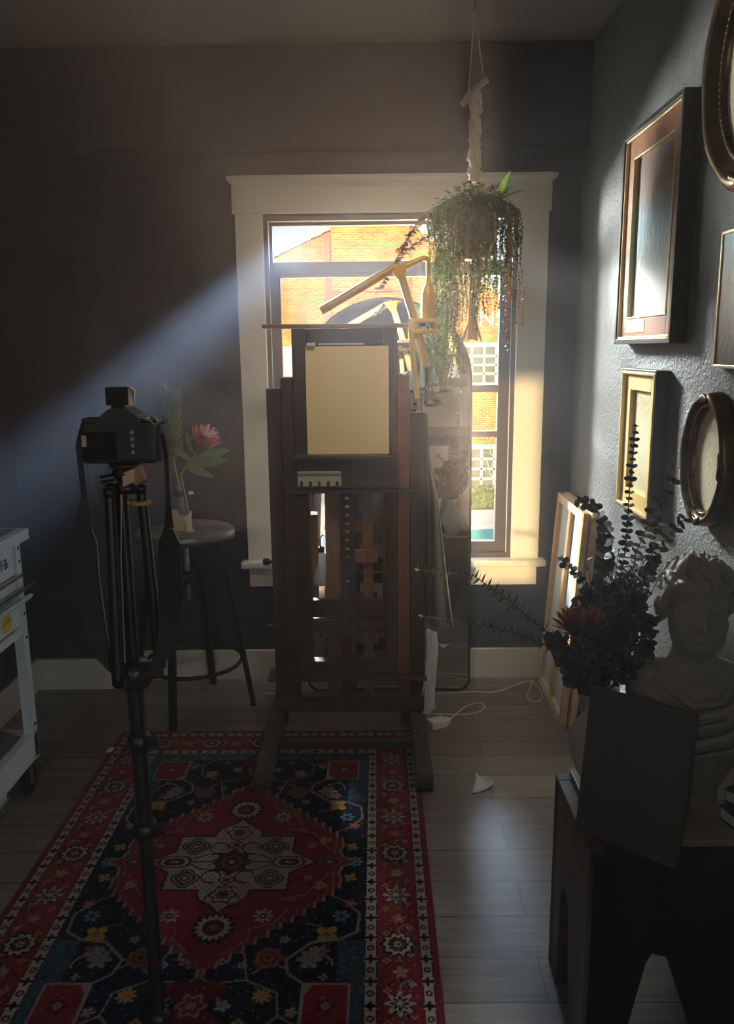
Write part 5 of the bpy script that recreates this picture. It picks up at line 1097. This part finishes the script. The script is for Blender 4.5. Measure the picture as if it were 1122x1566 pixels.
    C *= .72*(.82+.3*rn.rand(ny,1,1))*(.88+.24*rn.rand(ny,nx,1))
    return X, Y, C
X, Y, C = rug(); ny, nx = X.shape
RC = (-.444, 2.197); zt = .007
me = bpy.data.meshes.new('pile'); i = np.arange(ny*nx).reshape(ny,nx)
top = np.stack([X.ravel(),Y.ravel(),np.full(X.size,zt)],1); q = np.stack([i[:-1,:-1].ravel(),i[:-1,1:].ravel(),i[1:,1:].ravel(),i[1:,:-1].ravel()],1)
rim = np.concatenate([i[0,:],i[1:,-1],i[-1,-2::-1],i[-2:0:-1,0]]); n0 = len(top); bot = top[rim].copy(); bot[:,2] = .0006; L_ = len(rim); ar = np.arange(L_)
side = np.stack([rim, n0+ar, n0+(ar+1) % L_, rim[(ar+1) % L_]],1)
me.from_pydata(np.concatenate([top,bot]).tolist(), [], q.tolist()+side.tolist()); me.update()
ca = me.color_attributes.new('weave','FLOAT_COLOR','POINT'); cols = np.ones((len(top)+L_,4),'f4'); cols[:n0,:3] = C.reshape(-1,3); cols[n0:,:3] = C.reshape(-1,3)[rim]; ca.data.foreach_set('color', cols.ravel())
mr_ = mk('woven_rug', (.3,.1,.1), .95, 0, .1, bump=(260,.5,.003)); nt = mr_.node_tree; at_ = nt.nodes.new('ShaderNodeAttribute'); at_.attribute_name = 'weave'; nt.links.new(at_.outputs['Color'], nt.nodes['Principled BSDF'].inputs['Base Color'])
me.materials.append(mr_); rg_ = bpy.data.objects.new('patterned_rug', me); COL.objects.link(rg_); rg_.location = (RC[0],RC[1],0); rg_.rotation_euler = (0,0,math.radians(-.3)); ORG[rg_.name] = V((RC[0],RC[1],0))
tag(rg_, 'red and navy floral medallion rug lying on the grey wooden floor', 'rug')
MB().box(-1.058,-1.036,2.885,2.92,.0072,.0086).build('white_care_tag', mk('tag_white', (.8,.8,.8), .7), rg_)
# ------------------------------------------------------------------ sun, sky and added lamps
wd = bpy.data.worlds.new('daylight'); scn.world = wd; wd.use_nodes = True; nt = wd.node_tree
bg = nt.nodes['Background']; bg.inputs['Color'].default_value = (.78,.88,1,1); bg.inputs['Strength'].default_value = SKY
def lamp(name, kind, loc, tgt, energy, color, **k):
    l = bpy.data.lights.new(name, kind); l.energy = energy; l.color = color
    for a, b_ in k.items(): setattr(l, a, b_)
    o = bpy.data.objects.new(name, l); COL.objects.link(o); o.location = loc
    o.rotation_euler = (V(tgt)-V(loc)).to_track_quat('-Z','Y').to_euler(); return o
az, el = math.atan2(.3,.95), math.radians(9.5)
sd = V((math.sin(az)*math.cos(el), math.cos(az)*math.cos(el), -math.sin(el)))
lamp('sun', 'SUN', (0,-20,8), V((0,-20,8))+sd, SUN, (1,.72,.36), angle=math.radians(.9))
# added spots outside, up and to the right, that make the blue beam
gp = V((.1,3.62,1.9)) + V(GD)*6.5
lamp('added_beam_spot', 'SPOT', gp, (-.02,3.62,1.98), BEAM, (.72,.84,1), spot_size=math.radians(8.5), spot_blend=.5, shadow_soft_size=.06)
lamp('added_wall_fill', 'AREA', (-2.3,5.5,1.75), (.3,3.4,1.45), WALL_FILL, (.95,.97,.93), shape='RECTANGLE', size=2.2, size_y=.9)  # added lamp outside the window to brighten the right wall
lamp('added_easel_fill', 'SPOT', (-.05,1.75,2.7), (-.02,3.4,1.55), SPOT, (1,.86,.66), spot_size=math.radians(62), spot_blend=.9, shadow_soft_size=.3)  # added unseen spot brightening the canvas, easel and casing
lamp('added_beam_spot', 'SPOT', gp+V((.3,.2,.1)), (-.36,3.62,1.93), BEAM*19, (.5,.68,1), spot_size=math.radians(2.1), spot_blend=.6, shadow_soft_size=.04)  # second, narrower added spot for the streak left of the window
lamp('added_glow_spot', 'SPOT', (2.4,15.6,-2.1), (.05,3.62,1.86), GLOW, (1,.68,.47), spot_size=math.radians(7), spot_blend=.8, shadow_soft_size=1.1)  # added warm spot for the hazy glow above the window
lamp('added_floor_sheen', 'SPOT', (.95,10.2,4.6), (.53,3.62,1.0), SHEEN, (.55,.72,1), spot_size=math.radians(9), spot_blend=.7, shadow_soft_size=.9)  # added bluish spot for the sheen on the right of the floor
lamp('added_high_fill', 'AREA', (-2.0,9.0,4.1), (.2,3.62,1.95), HIGH, (.93,.96,1), shape='RECTANGLE', size=1.4, size_y=1.2)  # added lamp reaching the right wall over the mirror's top
def portal(loc, tgt, sx, sy):
    o = lamp('portal', 'AREA', loc, tgt, 1, (1,1,1), shape='RECTANGLE', size=sx, size_y=sy); o.data.cycles.is_portal = True
portal((.08,YB+.13,1.35), (.08,0,1.35), 1.1, 1.5)
REAR_C = (.92,.96,1)
lamp('added_rear_fill', 'AREA', ((ox0+ox1)/2,YR-.25,2.05), ((ox0+ox1)/2+.3,0,1.6), REAR*.35, REAR_C, shape='RECTANGLE', size=.4, size_y=1.0)  # added fill lamp outside the slim rear opening
lamp('added_rear_fill', 'AREA', ((fx0+fx1)/2,YR-.25,1.55), ((fx0+fx1)/2-.9,0,1.4), REAR, REAR_C, shape='RECTANGLE', size=.95, size_y=1.6)  # added fill lamp outside the wide rear opening
# ------------------------------------------------------------------ camera
cd = bpy.data.cameras.new('camera'); cam = bpy.data.objects.new('camera', cd); COL.objects.link(cam); scn.camera = cam
P_, Y_, R_ = math.radians(11.4), math.radians(.5), math.radians(.6)
fw = V((-math.sin(Y_)*math.cos(P_), math.cos(Y_)*math.cos(P_), -math.sin(P_))); r0 = V((math.cos(Y_), math.sin(Y_), 0)); u0 = r0.cross(fw)
rr = r0*math.cos(R_) - u0*math.sin(R_); uu = r0*math.sin(R_) + u0*math.cos(R_)
Mc = Matrix.Identity(4)
for j in range(3): Mc[j][0] = rr[j]; Mc[j][1] = uu[j]; Mc[j][2] = -fw[j]
Mc.translation = V((0,0,1.538)); cam.matrix_world = Mc
cd.sensor_fit = 'VERTICAL'; cd.sensor_height = 36; cd.lens = 36*1230/1566; cd.clip_start = .02; cd.clip_end = 200
vs = scn.view_settings; vs.view_transform = 'Standard'; vs.look = 'None'; vs.exposure = EXPO; vs.gamma = 1; vs.use_curve_mapping = False
cy = scn.cycles; cy.max_bounces = 8; cy.diffuse_bounces = 5; cy.glossy_bounces = 4; cy.transparent_max_bounces = 12; cy.volume_bounces = 1; cy.sample_clamp_indirect = 6; cy.use_denoising = True
